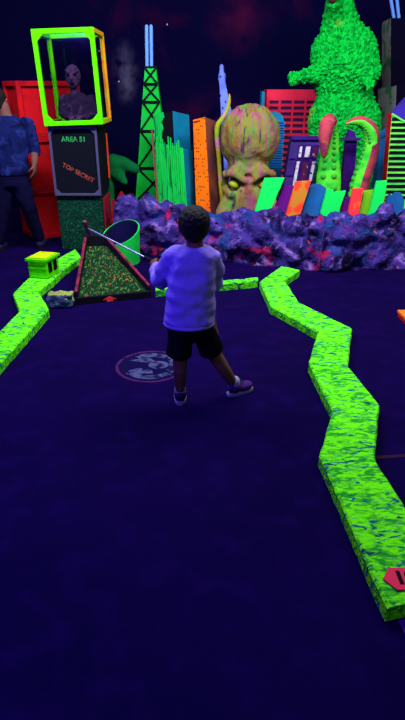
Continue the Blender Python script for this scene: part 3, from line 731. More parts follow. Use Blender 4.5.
# pointed dark purple tower
rpp = thing('purple_tower_model', 'narrow dark purple pointed tower between the two curled tentacles', 'tower model', P(348, 195, 6.8)); rpp.location.z = ZB
pts = [(341, 196), (345, 152), (346.5, 139), (350, 129.5), (355, 132), (357, 140), (356.5, 152), (352, 196)]
w = [P(u, v, 6.75) for u, v in pts]; w[0] = down(w[1], w[0], ZB); w[-1] = down(w[-2], w[-1], ZB)
bm = NB(); prism(bm, w, (0, .1, 0)); obj('tower_body', bm, 'deep_purple', rpp)
bm = NB(); prism(bm, [P(342.5, 140.5, 6.749), P(360, 140.5, 6.749), P(360, 137.5, 6.749), P(342.5, 137.5, 6.749)], (0, -.03, 0)); obj('cross_bar', bm, 'purple_wall', rpp)

# black tower, light on its side painted as grey, antennas at the right
rw = thing('dark_tower_model', 'tall dark stepped tower with side painted lit grey and two pale antennas, right of monster', 'tower model', P(392, 195, 8.1)); rw.location.z = ZB
bm, t_, b_ = tower_mesh((382, 22.5, 381.5, 120, 8.35), (391, 18, 390.5, 120, 7.95), (425, 18, 424, 120, 7.95), (0, 1, 1, 1, 1)); obj('upper_tower', bm, ['tower_lit_side', 'black_tower'], rw)
bm, t2_, b2_ = tower_mesh((378, 89, 375, 190, 8.2), (396.5, 85.5, 394, 190, 7.75), (430, 85.5, 428, 190, 7.75), (0, 1, 1, 1, 1)); obj('lower_tower', bm, ['tower_lit_side', 'black_tower'], rw)
ztp = t_[1].z
for (ua, ub) in ((391, 394.2), (397, 399.2)):
    b = P(ub, 17.4, 8.05); b.z = ztp+.001; a = P(ua, 0, 8.05)
    bm = NB(); tube(bm, [b, b+(a-b)*1.8], .02, 10); obj('antenna', bm, 'antenna_blue', rw, smooth=True)

# striped building with slanted purple roof, red side
rst = thing('striped_building_model', 'green and black striped building with slanted purple roof, at the right edge', 'building model', P(398, 200, 6.9)); rst.location.z = ZB
YS = 6.62
q0, q1 = P(392, 113, YS), P(424, 132, YS); g0, g1 = down(q0, P(385, 198, YS), ZB), down(q1, P(420, 198, YS), ZB)
sv = Vector((-.012, .12, 0))
bm = NB(); t4 = [q0, q1, q1+sv, q0+sv]; b4 = [g0, g1, g1+sv+Vector((0, 0, 0)), g0+sv]
hexa(bm, b4, t4, (0, 0, 0, 1, 0)); obj('building_body', bm, ['stripe_green', 'red_paint'], rst)
bm = NB(); prism(bm, [q0+Vector((0, .02, .004)), P(424, 132, YS)+Vector((0, .02, .004)), P(424, 84, YS+.2), P(405, 97.5, YS+.2)], (0, .03, 0)); q = obj('slanted_roof', bm, 'purple_roof', rst)
bm = NB(); barq(bm, q0+Vector((0, -.001, -.01)), q1+Vector((0, -.001, -.01)), .02, t=.012); obj('roof_edge', bm, 'stripe_green', rst)
v = 119
while v < 201:
    zv = P(395, v, YS).z
    if zv > ZB+.03:
        def xat(a, b, z): k = (z-a.z)/(b.z-a.z); return a.x+(b.x-a.x)*k
        x_l = xat(q0, g0, zv); x_r = xat(q1, g1, zv)
        if zv > q1.z: x_r = min(x_r, xat(q0, q1, zv)-.02)
        if x_r-x_l > .03:
            bm = NB(); box(bm, (x_l+.004, YS-.008, zv-.016), (x_r, YS-.001, zv+.016)); obj('stripe', bm, 'black_paint', rst)
    v += 5.6
rbb = thing('blue_slab_building_model', 'plain narrow blue building between the right tentacle and the striped building', 'building model', P(381, 195, 7.05)); rbb.location.z = ZB
a = [P(381.3, 134, 7.0), P(390.5, 129, 7.0)]; e = [down(a[0], P(376, 190, 7.0), ZB), down(a[1], P(385, 190, 7.0), ZB)]
bm = NB(); prism(bm, [e[0], e[1], a[1], a[0]], (0, .18, 0)); obj('building_body', bm, 'blue_paint', rbb)
bm = NB(); prism(bm, [a[0]+Vector((0, -.001, -.04)), a[1]+Vector((0, -.001, -.04)), a[1]+Vector((0, -.001, 0)), a[0]+Vector((0, -.001, 0))], (0, -.012, 0)); obj('cornice', bm, 'blue_paint', rbb)

# coloured slabs along the rock ridge
slabs = [
 ('bright green', 'bright_green', [(264.5, 178.4), (284.6, 178), (270, 211), (255, 211)], 'large bright green leaning slab in front of the octopus face', 0),
 ('purple', 'purple_slab', [(284.5, 186), (293, 186), (286, 209), (275.5, 206)], 'purple leaning slab between the large green and the orange slabs', 1),
 ('orange', 'orange_slab', [(295.5, 182), (311, 181), (301.5, 211), (287.5, 210)], 'orange leaning slab below the purple building', 0),
 ('blue', 'blue_paint', [(310.5, 187), (315, 184.5), (321, 184.5), (326.5, 188.5), (321.5, 212), (303, 211)], 'blue leaning slab with rounded top beside the orange slab', 1),
 ('green', 'bright_green', [(327, 190), (333, 189.5), (335, 192.5), (346, 191), (339.5, 209), (321, 212)], 'notched green slab at the foot of the left curled tentacle', 0),
 ('purple', 'purple_slab', [(345, 198), (352, 197), (348, 213), (341, 213)], 'small purple slab left of the red slab', 1),
 ('red', 'red_slab', [(353, 189), (363.5, 188.6), (359, 214), (348.5, 212)], 'red leaning slab at the foot of the right curled tentacle', 0),
 ('olive', 'olive_slab', [(364, 191.6), (374.5, 190), (370, 210), (359.5, 213)], 'yellowish green slab right of the red slab', 1),
 ('green', 'bright_green', [(377, 181.5), (387.2, 181), (383, 206), (371, 206)], 'bright green slab left of the striped building', 0),
 ('blue', 'blue_paint', [(386, 201), (390, 194), (393, 196), (396, 192.5), (401, 193), (404.5, 201), (403, 212), (388, 212)], 'blue many-sided slab in front of the striped building', 1)]
for nm, m, pts, lab, d in slabs:
    Y = 6.02+.07*d
    w = [P(u, v, Y) for u, v in pts]
    w[-2] = down(w[-3], w[-2], ZB); w[-1] = down(w[0], w[-1], ZB)
    bm = NB(); prism(bm, w, (0, .045, 0))
    c = sum(w, Vector())/len(w); c.z = ZB
    o = obj('leaning_slab', bm, m, loc=c); tag(o, lab, 'slab', 'coloured slabs along the rock ridge')

# ------------------------------------------------------------------ green monster statue
MY = 7.36
rm = thing('monster_statue', 'huge shaggy bright green reptile monster statue towering over the model city', 'statue', P(344, 200, MY)); rm.location.z = ZB
bm = NB()
def m_(u, v, dy=0): return P(u, v, MY+dy)
for uu in (326, 362):
    f = m_(uu, 190); f.z = ZB+.17
    tube(bm, [f, m_(uu+1, 160), m_(uu+(5 if uu < 340 else -5), 120)], [.17, .2, .28], 16)
    fx = m_(uu, 190); fx.z = ZB+.09; tube(bm, [fx, fx+Vector((0, -.18, 0))], [.11, .09], 12)
ell(bm, m_(343, 116), (.37, .32, .5)); ell(bm, m_(345, 72), (.38, .32, .40)); ell(bm, m_(344, 54), (.385, .28, .33))
tube(bm, [m_(344, 62), m_(342, 38), m_(339.5, 18, -.03), m_(339, -2, -.06), m_(338, -14, -.08)], [.38, .27, .19, .145, .13], 18)
tube(bm, [m_(350, 40, .1), m_(347, 15, .1), m_(345, -8, .08)], [.14, .10, .08], 12)
tube(bm, [m_(338, -16, -.08), m_(335, -11, -.25), m_(332, -8, -.42)], [.14, .12, .085], 14)          # upper head
tube(bm, [m_(338, 0, -.1), m_(335, 3, -.25), m_(332, 6, -.38)], [.09, .065, .05], 12)              # lower jaw
tube(bm, [m_(320, 73, -.05), m_(305, 76, -.2), m_(295, 78, -.3)], [.12, .075, .055], 14)             # left arm
ell(bm, m_(293, 78, -.32), (.055, .06, .065))
for k in range(3): tube(bm, [m_(291+k*1.2, 75+k*4, -.36), m_(288.5+k*2, 77+k*4, -.42), m_(290+k*2, 83+k*1.6, -.44)], [.024, .02, .01], 8)
tube(bm, [m_(368, 58, -.05), m_(372.5, 73, -.15), m_(366, 79, -.28)], [.12, .10, .075], 14)             # right arm
for k in range(3): tube(bm, [m_(368+k*2, 80+k*2, -.36), m_(364+k*2, 83+k*3, -.42)], [.03, .014], 8)
tube(bm, [m_(352, 170, .25), m_(372, 185, .34), m_(378, 195, .36)], [.2, .12, .07], 12)
def mdisp(p, n):
    v = noise.voronoi(p*21)[0]
    hd = .35 if p.z > 2.35 else 1
    return (.05*min(v[1]-v[0], .5) + .018*fract(p, 30, 3)-.012)*hd
me = fuse(bm, .016, 3, .5, mdisp)
for v in me.vertices: v.co.z = max(v.co.z, ZB)
mb = link_mesh('monster_body', me, 'monster_green', rm, None, False)
bm = NB(); tube(bm, [m_(337, -4, -.18), m_(334, -1.5, -.32), m_(332, -0.5, -.42)], [.06, .055, .04], 10); obj('mouth', bm, 'mouth_dark', mb, smooth=True)
for s in (-1, 1):
    bm = NB(); ell(bm, m_(335, -17, -.3)+Vector((s*.09, 0, .0)), (.025, .03, .025)); obj('eye', bm, 'octopus_eye', mb, smooth=True)

# ------------------------------------------------------------------ octopus head
OY = 6.72
ro = thing('octopus_head', 'giant mottled octopus head sculpture with angry brows, between orange and blue buildings', 'sculpture', P(249, 200, OY)); ro.location.z = ZB
def q_(u, v, dy=0): return P(u, v, OY+dy)
bm = NB()
ell(bm, q_(249.5, 139), (.335, .31, .345), None, 32, 20)
tube(bm, [q_(249, 150), q_(249, 172, -.02), q_(249, 190)], [.27, .22, .24], 20)
ell(bm, q_(249, 195, -.02), (.27, .22, .2))
for s in (-1, 1):
    def w_(du, v, dy): return q_(249+s*du, v, dy)
    tube(bm, [w_(25, 184, -.1), w_(23, 174, -.2), w_(14, 172.5, -.27), w_(4, 181, -.29), w_(0, 184, -.28)], [.04, .05, .05, .042, .04], 12)    # brow
    tube(bm, [w_(24, 188, -.12), w_(19, 195, -.24), w_(8, 194, -.27)], [.045, .05, .045], 12)                                              # cheek
    tube(bm, [w_(20, 200, -.16), w_(25, 212, -.2)], [.09, .1], 12)
    tube(bm, [w_(7, 192, -.26), w_(11, 205, -.28), w_(14, 216, -.26)], [.06, .07, .07], 12)
    tube(bm, [w_(18, 168, -.2), w_(10, 166, -.24), w_(3, 172, -.25)], [.025, .03, .03], 10)
tube(bm, [q_(249, 184, -.27), q_(249, 200, -.27), q_(249, 216, -.24)], [.05, .06, .07], 12)
def odisp(p, n):
    c = q_(249, 140); a = math.atan2(p.x-c.x, -(p.y-c.y))
    rid = math.sin(a*9+1.5*noise.noise(p*3))*.5+.5
    top = max(0, min(1, (p.z-1.0)/.25))
    return .020*rid*top+.014*fract(p, 8, 3)
me = fuse(bm, .014, 4, .5, odisp)
for v in me.vertices: v.co.z = max(v.co.z, ZB)
ob = link_mesh('octopus_skin', me, 'octopus_skin', ro, None, True)
for s in (-1, 1):
    bm = NB(); ell(bm, q_(249+s*15, 184.5, -.225), (.06, .045, .042), Matrix.Rotation(R(-22*s), 3, 'Y')); e_ = obj('eye', bm, 'octopus_eye', ro, smooth=True)
# thin curling tentacle beside it
pts = [(223, 206), (220, 185), (218.5, 160), (216.5, 138), (217, 126), (222, 118), (227, 109), (229, 99), (228.6, 94)]
pw = [P(u+.6, v, 6.86) for u, v in pts]; pw[0].z = ZB+.03
bm = NB(); sp_ = spline(pw, 5); tube(bm, sp_, lerps([.026, .026, .028, .03, .032, .028, .022, .016, .009], 5), 12)
me = fuse(bm, .01, 2); q = link_mesh('tentacle', me, 'thin_tentacle', ro, None, True); q['label'] = 'thin yellow and pink curling tentacle'
# two big curled tentacles
def tentacle(px, rads, belly_dir, lab, hb=5):
    k = 6
    pw = [P(u, v, Y) for u, v, Y in px]; pw[0].z = ZB
    loc = Vector((pw[0].x, pw[0].y, ZB)); r = thing('tentacle', lab, 'tentacle', loc, 'tentacles among the model buildings')
    sp_ = spline(pw, k); rd = lerps(rads, k); n = 20
    bm = NB(); rings = []
    fr = []
    for i in range(len(sp_)):
        t = (sp_[min(i+1, len(sp_)-1)]-sp_[max(i-1, 0)]).normalized(); bd = Vector(belly_dir(i/(len(sp_)-1))); nn = (bd-t*bd.dot(t)).normalized(); fr.append((t, nn, t.cross(nn)))
    for p, q, (t, nn, bb) in zip(sp_, rd, fr):
        rings.append([bm.verts.new(p+(nn*math.cos(2*math.pi*j/n)*(.8 if abs(j/n-.5) > .3 else 1)+bb*math.sin(2*math.pi*j/n))*q*(1+.04*noise.noise(p*30))) for j in range(n)])
    for i in range(len(rings)-1):
        for j in range(n):
            f = bm.faces.new((rings[i][j], rings[i][(j+1) % n], rings[i+1][(j+1) % n], rings[i+1][j])); f.material_index = 1 if (j < (hb if i < len(rings)*.5 else 5) or j >= n-(hb if i < len(rings)*.5 else 5)) else 0
    bm.faces.new(rings[0][::-1]); bm.faces.new(rings[-1])
    for v in bm.verts: v.co.z = max(v.co.z, ZB)
    obj('tentacle_body', bm, ['tentacle_back', 'tentacle_belly'], r, smooth=True)
    for i in range(3, len(sp_)-2, 2):
        t, nn, bb = fr[i]
        for s in (-1, 1):
            if rd[i] < .03: continue
            c = sp_[i]+(nn*.74+bb*.42*s)*rd[i]; bm = NB(); rot = nn.to_track_quat('Z', 'Y').to_matrix(); ell(bm, c, (rd[i]*.26, rd[i]*.26, rd[i]*.14), rot, 10, 6); obj('sucker', bm, 'sucker', r, smooth=True)
tentacle([(328, 206, 6.5), (328.5, 180, 6.5), (330, 155, 6.49), (331.3, 138, 6.46), (331.5, 127, 6.42), (329.5, 121.5, 6.36), (326.5, 126, 6.30), (325, 137, 6.28), (324, 149, 6.28), (324, 158, 6.29)],
         [.15, .135, .10, .078, .066, .075, .08, .07, .045, .014], lambda t: (-.2, -.95, .1) if t < .42 else ((-.4, .2, -.9) if t < .6 else (.3, .9, .1)), 'pink and green tentacle, tip bent down in front, left of the purple tower', 7)
tentacle([(357, 208, 6.5), (358, 190, 6.5), (363, 172, 6.5), (368.5, 156, 6.49), (371.5, 142, 6.47), (370, 130, 6.45), (362.5, 122.5, 6.43), (353, 121.5, 6.41), (345.5, 124, 6.39)],
         [.125, .115, .105, .095, .085, .08, .06, .04, .012], lambda t: (-1, .12, .3) if t < .5 else ((-.8, -.4, -.6) if t < .75 else (-.1, -.35, -1)), 'pink and green tentacle curled like a hook, right of the purple tower', 5)

# smooth green lobes and a jagged cut-out added for red-lit rock paint
ZG = 6.75
bm = NB(); tube(bm, [P(108, 168, ZG), P(114, 163, ZG), P(124, 164, ZG), P(135, 169, ZG)], [.1, .11, .08, .06], 16); tube(bm, [P(110, 168, ZG), P(118, 174, ZG-.03), P(124.5, 182, ZG-.05)], [.1, .085, .04], 16)
b0 = P(110, 190, ZG); tube(bm, [P(109, 168, ZG), P(108, 180, ZG), Vector((b0.x-.02, ZG, ZB+.06))], [.08, .07, .06], 16)
me = fuse(bm, .014, 8)
for v in me.vertices: v.co.z = max(v.co.z, ZB)
o = link_mesh('claw_sculpture', me, 'smooth_green', None, Vector((b0.x, ZG, ZB)), True); tag(o, 'smooth dark green two-lobed claw sculpture left of the cross-braced tower', 'sculpture')
YF = 6.42
fl_ = [(110, 206), (112, 199), (115, 202), (118, 196), (121, 191), (123, 194), (126, 200), (129, 198), (133, 194), (134, 200), (137, 206)]
w = [P(u, v, YF) for u, v in fl_]; w[0].z = ZB; w[-1].z = ZB
bm = NB(); prism(bm, w, (0, .035, 0)); o = obj('red_lit_cutout', bm, 'deep_red', loc=Vector((w[5].x, YF, ZB))); tag(o, 'red jagged cut-out added for red-lit rock paint, below the green claw', 'cut-out')

# ------------------------------------------------------------------ marks and boards on the floor
ec = G(151, 366); er = .215
re_ = thing('floor_emblem', 'round faded emblem with pink ring painted on the carpet beside the boy', 'floor emblem', ec)
def flat(name, polys, z, m, par):
    bm = NB()
    for pts in polys: prism(bm, [ec+Vector((x*er, y*er, z)) for x, y in pts], (0, 0, .0008))
    return obj(name, bm, m, par)
cir = lambda r, n=48: [(r*math.cos(2*math.pi*k/n), r*math.sin(2*math.pi*k/n)) for k in range(n)]
flat('emblem_disc', [cir(.93)], .001, 'decal_navy', re_)
bm = NB(); n = 64
for k in range(n):
    a0, a1 = 2*math.pi*k/n, 2*math.pi*(k+1)/n
    prism(bm, [ec+Vector((r*er*math.cos(a), r*er*math.sin(a), .001)) for r, a in ((.95, a0), (1.05, a0), (1.05, a1), (.95, a1))], (0, 0, .001))
bmesh.ops.remove_doubles(bm, verts=bm.verts, dist=1e-5); q = obj('emblem_ring', bm, 'decal_pink', re_); q['label'] = 'pink ring'
arc = lambda r0, r1, a0, a1, n=14: [(r1*math.cos(R(a0+(a1-a0)*k/n)), r1*math.sin(R(a0+(a1-a0)*k/n))) for k in range(n+1)]+[(r0*math.cos(R(a1-(a1-a0)*k/n)), r0*math.sin(R(a1-(a1-a0)*k/n))) for k in range(n+1)]
flat('emblem_swirl', [arc(.6, .86, 20, 130), arc(.62, .85, 215, 320), arc(.55, .8, -38, 18, 8)], .0022, 'decal_white', re_)
flat('emblem_prong', [[(-.7, .35), (-.1, .55), (.1, .3), (-.15, .2)]], .0022, 'decal_white', re_)
flat('emblem_prong', [[(-.65, -.35), (-.35, -.15), (.05, -.3), (.1, -.5), (-.3, -.52)]], .0022, 'decal_white', re_)
flat('emblem_eye', [[(x*.3+.22, y*.26+.05) for x, y in cir(1, 20)]], .0022, 'decal_white', re_)
# seam and purple strip at the right, orange corner
a, b = G(372, 458), G(440, 454); bm = NB(); d_ = (b-a).normalized(); s_ = Vector((-d_.y, d_.x, 0))*.012
prism(bm, [a-s_, b-s_, b+s_, a+s_], (0, 0, .003)); o = obj('carpet_seam_strip', bm, 'seam_brown', loc=Vector(((a.x+b.x)/2, (a.y+b.y)/2, 0))); tag(o, 'thin brownish strip on the dark floor right of the long kerb', 'floor strip')
bm = NB(); prism(bm, [G(398, 621), G(470, 600), G(470, 640), G(408, 640)], (0, 0, .003)); c = G(430, 625); o = obj('carpet_strip', bm, 'purple_strip', loc=c); tag(o, 'purple patch of carpet at the near end of the long kerb', 'floor strip')
a = G(397.5, 310, .05); b = G(440, 309, .05); c = G(440, 352, .05); bm = NB()
ro_ = thing('orange_board', 'pointed orange board lying at the right edge of the floor', 'board', Vector(((a.x+b.x)/2, a.y, 0)))
prism(bm, [Vector((p.x, p.y, .03)) for p in (a, b, c)], (0, 0, .02)); obj('board_top', bm, 'orange_board', ro_)
ins = sum((a, b, c), Vector())/3
bm = NB(); prism(bm, [Vector((p.x+(ins.x-p.x)*.04, p.y+(ins.y-p.y)*.04, 0)) for p in (a, b, c)], (0, 0, .0295)); obj('board_base', bm, 'red_paint', ro_)

# ------------------------------------------------------------------ people
def head_parts(bm, c, s, fwd, rt):
    """skull, face, ears around centre c; s = half head height; fwd/right unit vectors"""
    rot = Matrix((rt, fwd, Vector((0, 0, 1)))).transposed()
    def L(x, y, z): return c+rot @ Vector((x*s, y*s, z*s))
    ell(bm, L(0, -.08, .18), (.72*s, .84*s, .80*s), rot, 24, 16)
    ell(bm, L(0, .2, -.35), (.56*s, .56*s, .62*s), rot, 20, 14)
    tube(bm, [L(0, .72, .05), L(0, .90, -.2)], [.09*s, .13*s], 10)
    ell(bm, L(0, .62, -.62), (.25*s, .2*s, .18*s), rot, 12, 8)
    for k in (-1, 1):
        ell(bm, L(k*.72, -.05, -.08), (.09*s, .17*s, .24*s), rot, 12, 10)
        ell(bm, L(k*.34, .55, -.2), (.22*s, .2*s, .2*s), rot, 12, 8)
    return L, rot
def face_details(L, rot, s, par):
    for k in (-1, 1):
        bm = NB(); ell(bm, L(k*.29, .70, .03), (.12*s, .08*s, .075*s), rot, 12, 8); e = obj('eye', bm, 'eye_white', par, smooth=True)
        bm = NB(); ell(bm, L(k*.29, .775, .03), (.05*s, .03*s, .05*s), rot, 10, 8); obj('iris', bm, 'black_paint', e, smooth=True)
    bm = NB(); ell(bm, L(0, .77, -.42), (.2*s, .06*s, .06*s), rot, 12, 8); obj('mouth', bm, 'lip', par, smooth=True)
def hand(bm, wrist, d, palm_n, s, curl=.5, side=1):
    """palm + 4 unequal fingers + thumb; d = direction, palm_n = palm normal"""
    d = d.normalized(); palm_n = (palm_n-d*palm_n.dot(d)).normalized(); ac = d.cross(palm_n)*side
    rot = Matrix((ac, d, palm_n)).transposed()
    ell(bm, wrist+d*.45*s, (.40*s, .52*s, .19*s), rot, 14, 10)
    for k, ln in enumerate((.78, .92, .86, .66)):
        b = wrist+d*.82*s+ac*(-.30+.2*k)*s
        p1 = b+(d*math.cos(curl)+palm_n*math.sin(curl))*ln*.45*s
        p2 = p1+(d*math.cos(curl*2.2)+palm_n*math.sin(curl*2.2))*ln*.33*s
        p3 = p2+(d*math.cos(curl*3.1)+palm_n*math.sin(curl*3.1))*ln*.25*s
        tube(bm, [b, p1, p2, p3], [.10*s, .092*s, .084*s, .07*s], 8)
    t0 = wrist+d*.28*s-ac*.32*s
    t1 = t0+(d*.5-ac*.55+palm_n*.35).normalized()*.4*s; t2 = t1+(d*.7+palm_n*.6-ac*.1).normalized()*.32*s
    tube(bm, [t0, t1, t2], [.13*s, .11*s, .085*s], 8)
# --- the boy, back to the camera
BY = 2.72
def b_(u, v, dy=0): return P(u, v, BY+dy)
heel = G(180, 406); rboy = thing('person', 'small boy seen from behind in pale sweatshirt and black shorts, holding a golf club', 'person', Vector((heel.x, heel.y, 0)))
fw = Vector((-.12, 1, 0)).normalized(); rt = Vector((fw.y, -fw.x, 0))
hcen = b_(194, 226, .015); hs = .098
lank = Vector((b_(180, 395).x, heel.y+.05, .055)); lkn = b_(180, 352, .01); lhip = b_(184, 312)
rft = G(236, 394); rank = Vector((rft.x-.01, rft.y, .06)); rkn = b_(213, 352, .06); rhip = b_(202, 312)
lsh, rsh = b_(174, 255), b_(212, 256); lel, lwr = b_(160, 279, .10), b_(155, 266, .20)
rel = b_(217, 283, .10)
lhand_c = b_(154, 262, .25); club_head_c = P(87, 228, 3.40); cdir = (club_head_c-lhand_c).normalized()
rhand_c = lhand_c-cdir*.10
bm = NB(); L, rot = head_parts(bm, hcen, hs, fw, rt)
tube(bm, [b_(195, 248), b_(194.5, 238, .01)], [.042, .04], 14)
loft(bm, [(b_(190, 318), .10, .075), (b_(191, 300), .10, .075), (b_(193, 275), .09, .065), (b_(194, 257), .075, .05), (b_(195, 248), .05, .045)])
tube(bm, [lhip, lkn+Vector((0, 0, .03)), lkn, b_(180, 370, -.005), lank], [.06, .047, .042, .039, .026], 14)
tube(bm, [rhip, rkn+Vector((0, 0, .03)), rkn, rkn.lerp(rank, .4)+Vector((0, -.01, 0)), rank], [.06, .047, .042, .039, .026], 14)
for ank, tdir in ((lank, Vector((-.05, 1, 0))), (rank, Vector((.75, .45, 0)).normalized())): tube(bm, [ank+Vector((0, 0, -.02)), ank+tdir*.08+Vector((0, 0, -.03))], [.026, .022], 10)
tube(bm, [lsh, lel, lwr, lhand_c-cdir*.0-Vector((0, 0.03, 0))], [.027, .029, .024, .022], 12)
tube(bm, [rsh, rel, rhand_c+Vector((.03, -.01, -.0))], [.027, .029, .022], 12)
hand(bm, lwr.lerp(lhand_c, .35), (lhand_c-lwr), Vector((.5, .2, -.6)), .062, .75, -1)
hand(bm, rhand_c+Vector((.035, -.012, 0)), Vector((-1, .25, 0)), Vector((0, .6, .5)), .062, .75, 1)
me = fuse(bm, .0055, 3); body = link_mesh('body', me, 'skin', rboy, None, True)
face_details(L, rot, hs, body)
bm = NB(); ell(bm, L(0, -.2, .24), (.80*hs, .84*hs, .80*hs), rot, 24, 16); ell(bm, L(0, -.38, -.05), (.70*hs, .62*hs, .66*hs), rot, 20, 14); ell(bm, L(0, .3, .62), (.55*hs, .45*hs, .36*hs), rot, 16, 10)
me = fuse(bm, .006, 3, .5, lambda p, n: .004*fract(p, 50, 3)); link_mesh('hair', me, 'hair', rboy, None, True)
bm = NB()
loft(bm, [(b_(189, 324), .122, .095), (b_(189, 319), .13, .10), (b_(190, 300), .128, .10), (b_(191, 280), .124, .095), (b_(193, 264), .122, .085), (b_(194, 254), .112, .075), (b_(195, 249.5), .08, .062), (b_(195, 246.5), .052, .05)], 32, 2.3)
tube(bm, [lsh+Vector((.03, 0, .004)), lsh+Vector((0, 0, -.004)), lsh.lerp(lel, .5)+Vector((0, 0, -.012)), lel+Vector((.0, 0, -.005)), lwr.lerp(lel, .25)], [.05, .05, .056, .053, .036], 16)
tube(bm, [rsh+Vector((-.03, 0, .004)), rsh+Vector((0, 0, -.004)), rsh.lerp(rel, .5), rel, rel.lerp(rhand_c, .6)], [.05, .05, .05, .046, .034], 16)
def wr(p, n): return .011*noise.noise(Vector((p.x*13+p.z*11, p.y*9, p.z*17-p.x*8)))+.004*noise.noise(p*28)
me = fuse(bm, .007, 4, .5, wr); sh_o = link_mesh('sweatshirt', me, 'shirt_white', rboy, None, True)
bm = NB(); c = b_(195, 247.5); pts = [c+Vector((.053*math.cos(R(k*15)), .05*math.sin(R(k*15))+.004, .004*math.sin(R(k*15)))) for k in range(25)]; tube(bm, pts, .008, 8, caps=False); obj('collar', bm, 'shirt_white', sh_o, smooth=True)
c = b_(189, 322.5); bm = NB(); pts = [c+Vector((.124*math.cos(R(k*10)), .097*math.sin(R(k*10)), 0)) for k in range(37)]; tube(bm, pts, .011, 8, caps=False); obj('hem_band', bm, 'shirt_white', sh_o, smooth=True)
bm = NB(); loft(bm, [(b_(190, 332), .122, .092), (b_(190, 318), .118, .09)])
def leg_cloth(a, b, r0, r1): tube(bm, [a, a.lerp(b, .5), b], [r0, (r0+r1)/2, r1], 18, caps=False)
leg_cloth(b_(182, 322), b_(178.5, 355, .0), .066, .07); leg_cloth(b_(200, 322), rkn+Vector((-.005, -.01, .01)), .066, .068)
me = fuse(bm, .007, 3, .5, lambda p, n: .004*noise.noise(p*20)); link_mesh('shorts', me, 'shorts_black', rboy, None, True)
def shoe(ank, tdir, m, lab):
    sd = Vector((tdir.y, -tdir.x, 0)); f = Vector((ank.x, ank.y, 0))
    rot = Matrix((sd, tdir, Vector((0, 0, 1)))).transposed()
    bm = NB(); ell(bm, f+tdir*.0+Vector((0, 0, .045)), (.036, .045, .036), rot); ell(bm, f+tdir*.065+Vector((0, 0, .036)), (.037, .06, .028), rot); tube(bm, [f+Vector((0, 0, .04)), f+Vector((0, 0, .066))], [.034, .031], 12)
    me = fuse(bm, .006, 3)
    for v in me.vertices: v.co.z = max(v.co.z, .0165)
    s = link_mesh('shoe', me, m, rboy, None, True); s['label'] = lab
    bm = NB(); n = 28; pts = []
    for k in range(n):
        a = 2*math.pi*k/n; yy = math.sin(a)*.088; w = .036*(1+.12*math.sin(a)); pts.append(f+tdir*(.038+yy)+sd*(w*math.copysign(abs(math.cos(a))**.7, math.cos(a)))+Vector((0, 0, .001)))
    prism(bm, pts, (0, 0, .0155)); obj('sole', bm, 'sole_white', s)
    bm = NB(); tube(bm, [f+Vector((0, 0, .06)), f+Vector((0, 0, .084))], [.0315, .032], 14); obj('sock', bm, 'sock_white', rboy, smooth=True)
shoe(lank, Vector((-.05, 1, 0)).normalized(), 'shoe_navy', 'dark shoe with pale sole'); shoe(rank, Vector((.75, .45, 0)).normalized(), 'shoe_purple', 'purple shoe')
# golf club in his hands
rgc = thing('golf_club', 'short golf putter held out to the left by the boy', 'golf club', lhand_c)
bm = NB(); tube(bm, [lhand_c+cdir*.06, club_head_c], .0055, 10); obj('shaft', bm, 'club_metal', rgc, smooth=True)
bm = NB(); tube(bm, [lhand_c-cdir*.15, lhand_c+cdir*.075], [.011, .010], 10); obj('grip', bm, 'club_grip', rgc, smooth=True)
hd = (Vector((-.55, .4, .35))-cdir*Vector((-.55, .4, .35)).dot(cdir)).normalized(); up2 = cdir.cross(hd)
mt = Matrix.Translation(club_head_c) @ Matrix((hd, up2, cdir)).transposed().to_4x4()
bm = NB(); box(bm, (-.05, -.012, -.014), (.05, .012, .014), mt, .006); q = obj('putter_head', bm, 'club_head', rgc); q['label'] = 'reddish putter head'

# --- the grown-up at the left edge
AYp = 6.02
def a_(u, v, dy=0): return P(u, v, AYp+dy)
rad = thing('person', 'grown-up in blue tie-dye shirt and dark trousers standing by the red crates', 'person', Vector((a_(15, 245).x, AYp, 0)))
fw = Vector((.25, 1, 0)).normalized(); rt = Vector((fw.y, -fw.x, 0)); hs2 = .115
hc2 = a_(-2, 100, .02); lf, rf = G(1, 247), G(38, 245); lf.y = AYp-.05; rf.y = AYp+.05
lf = Vector((a_(1, 245).x, AYp-.06, 0)); rf = Vector((a_(38, 242).x, AYp+.08, 0))
bm = NB(); L, rot = head_parts(bm, hc2, hs2, fw, rt)
nb_ = a_(6, 116)
tube(bm, [nb_, a_(4, 108)], [.06, .055], 14)
cw_ = a_(12, 178); ch_ = a_(9, 135)
loft(bm, [(cw_, .16, .11), (a_(11, 160), .145, .10), (ch_, .17, .105), (a_(7, 121), .16, .085), (nb_, .06, .055)])
shR, shL = a_(27, 124), a_(-13, 124); elR, haR = a_(35, 149, .02), a_(34.5, 164, -.05); elL, haL = a_(-22, 148, .02), a_(-20, 170, -.05)
tube(bm, [shR, elR, haR], [.055, .045, .03], 12); tube(bm, [shL, elL, haL], [.055, .045, .03], 12)
hand(bm, haR, Vector((-.12, 0, -1)), Vector((-1, .2, 0)), .10, .35, 1); hand(bm, haL, Vector((.12, 0, -1)), Vector((1, .2, 0)), .10, .35, -1)
knR, knL = a_(29, 208, -.02), a_(3, 211, -.05)
hpR, hpL = a_(20, 182), a_(5, 182)
tube(bm, [hpR, knR, Vector((rf.x, rf.y, .09))], [.10, .062, .042], 14); tube(bm, [hpL, knL, Vector((lf.x, lf.y, .09))], [.10, .062, .042], 14)
me = fuse(bm, .011, 4); bod = link_mesh('body', me, 'skin', rad, None, True); face_details(L, rot, hs2, bod)
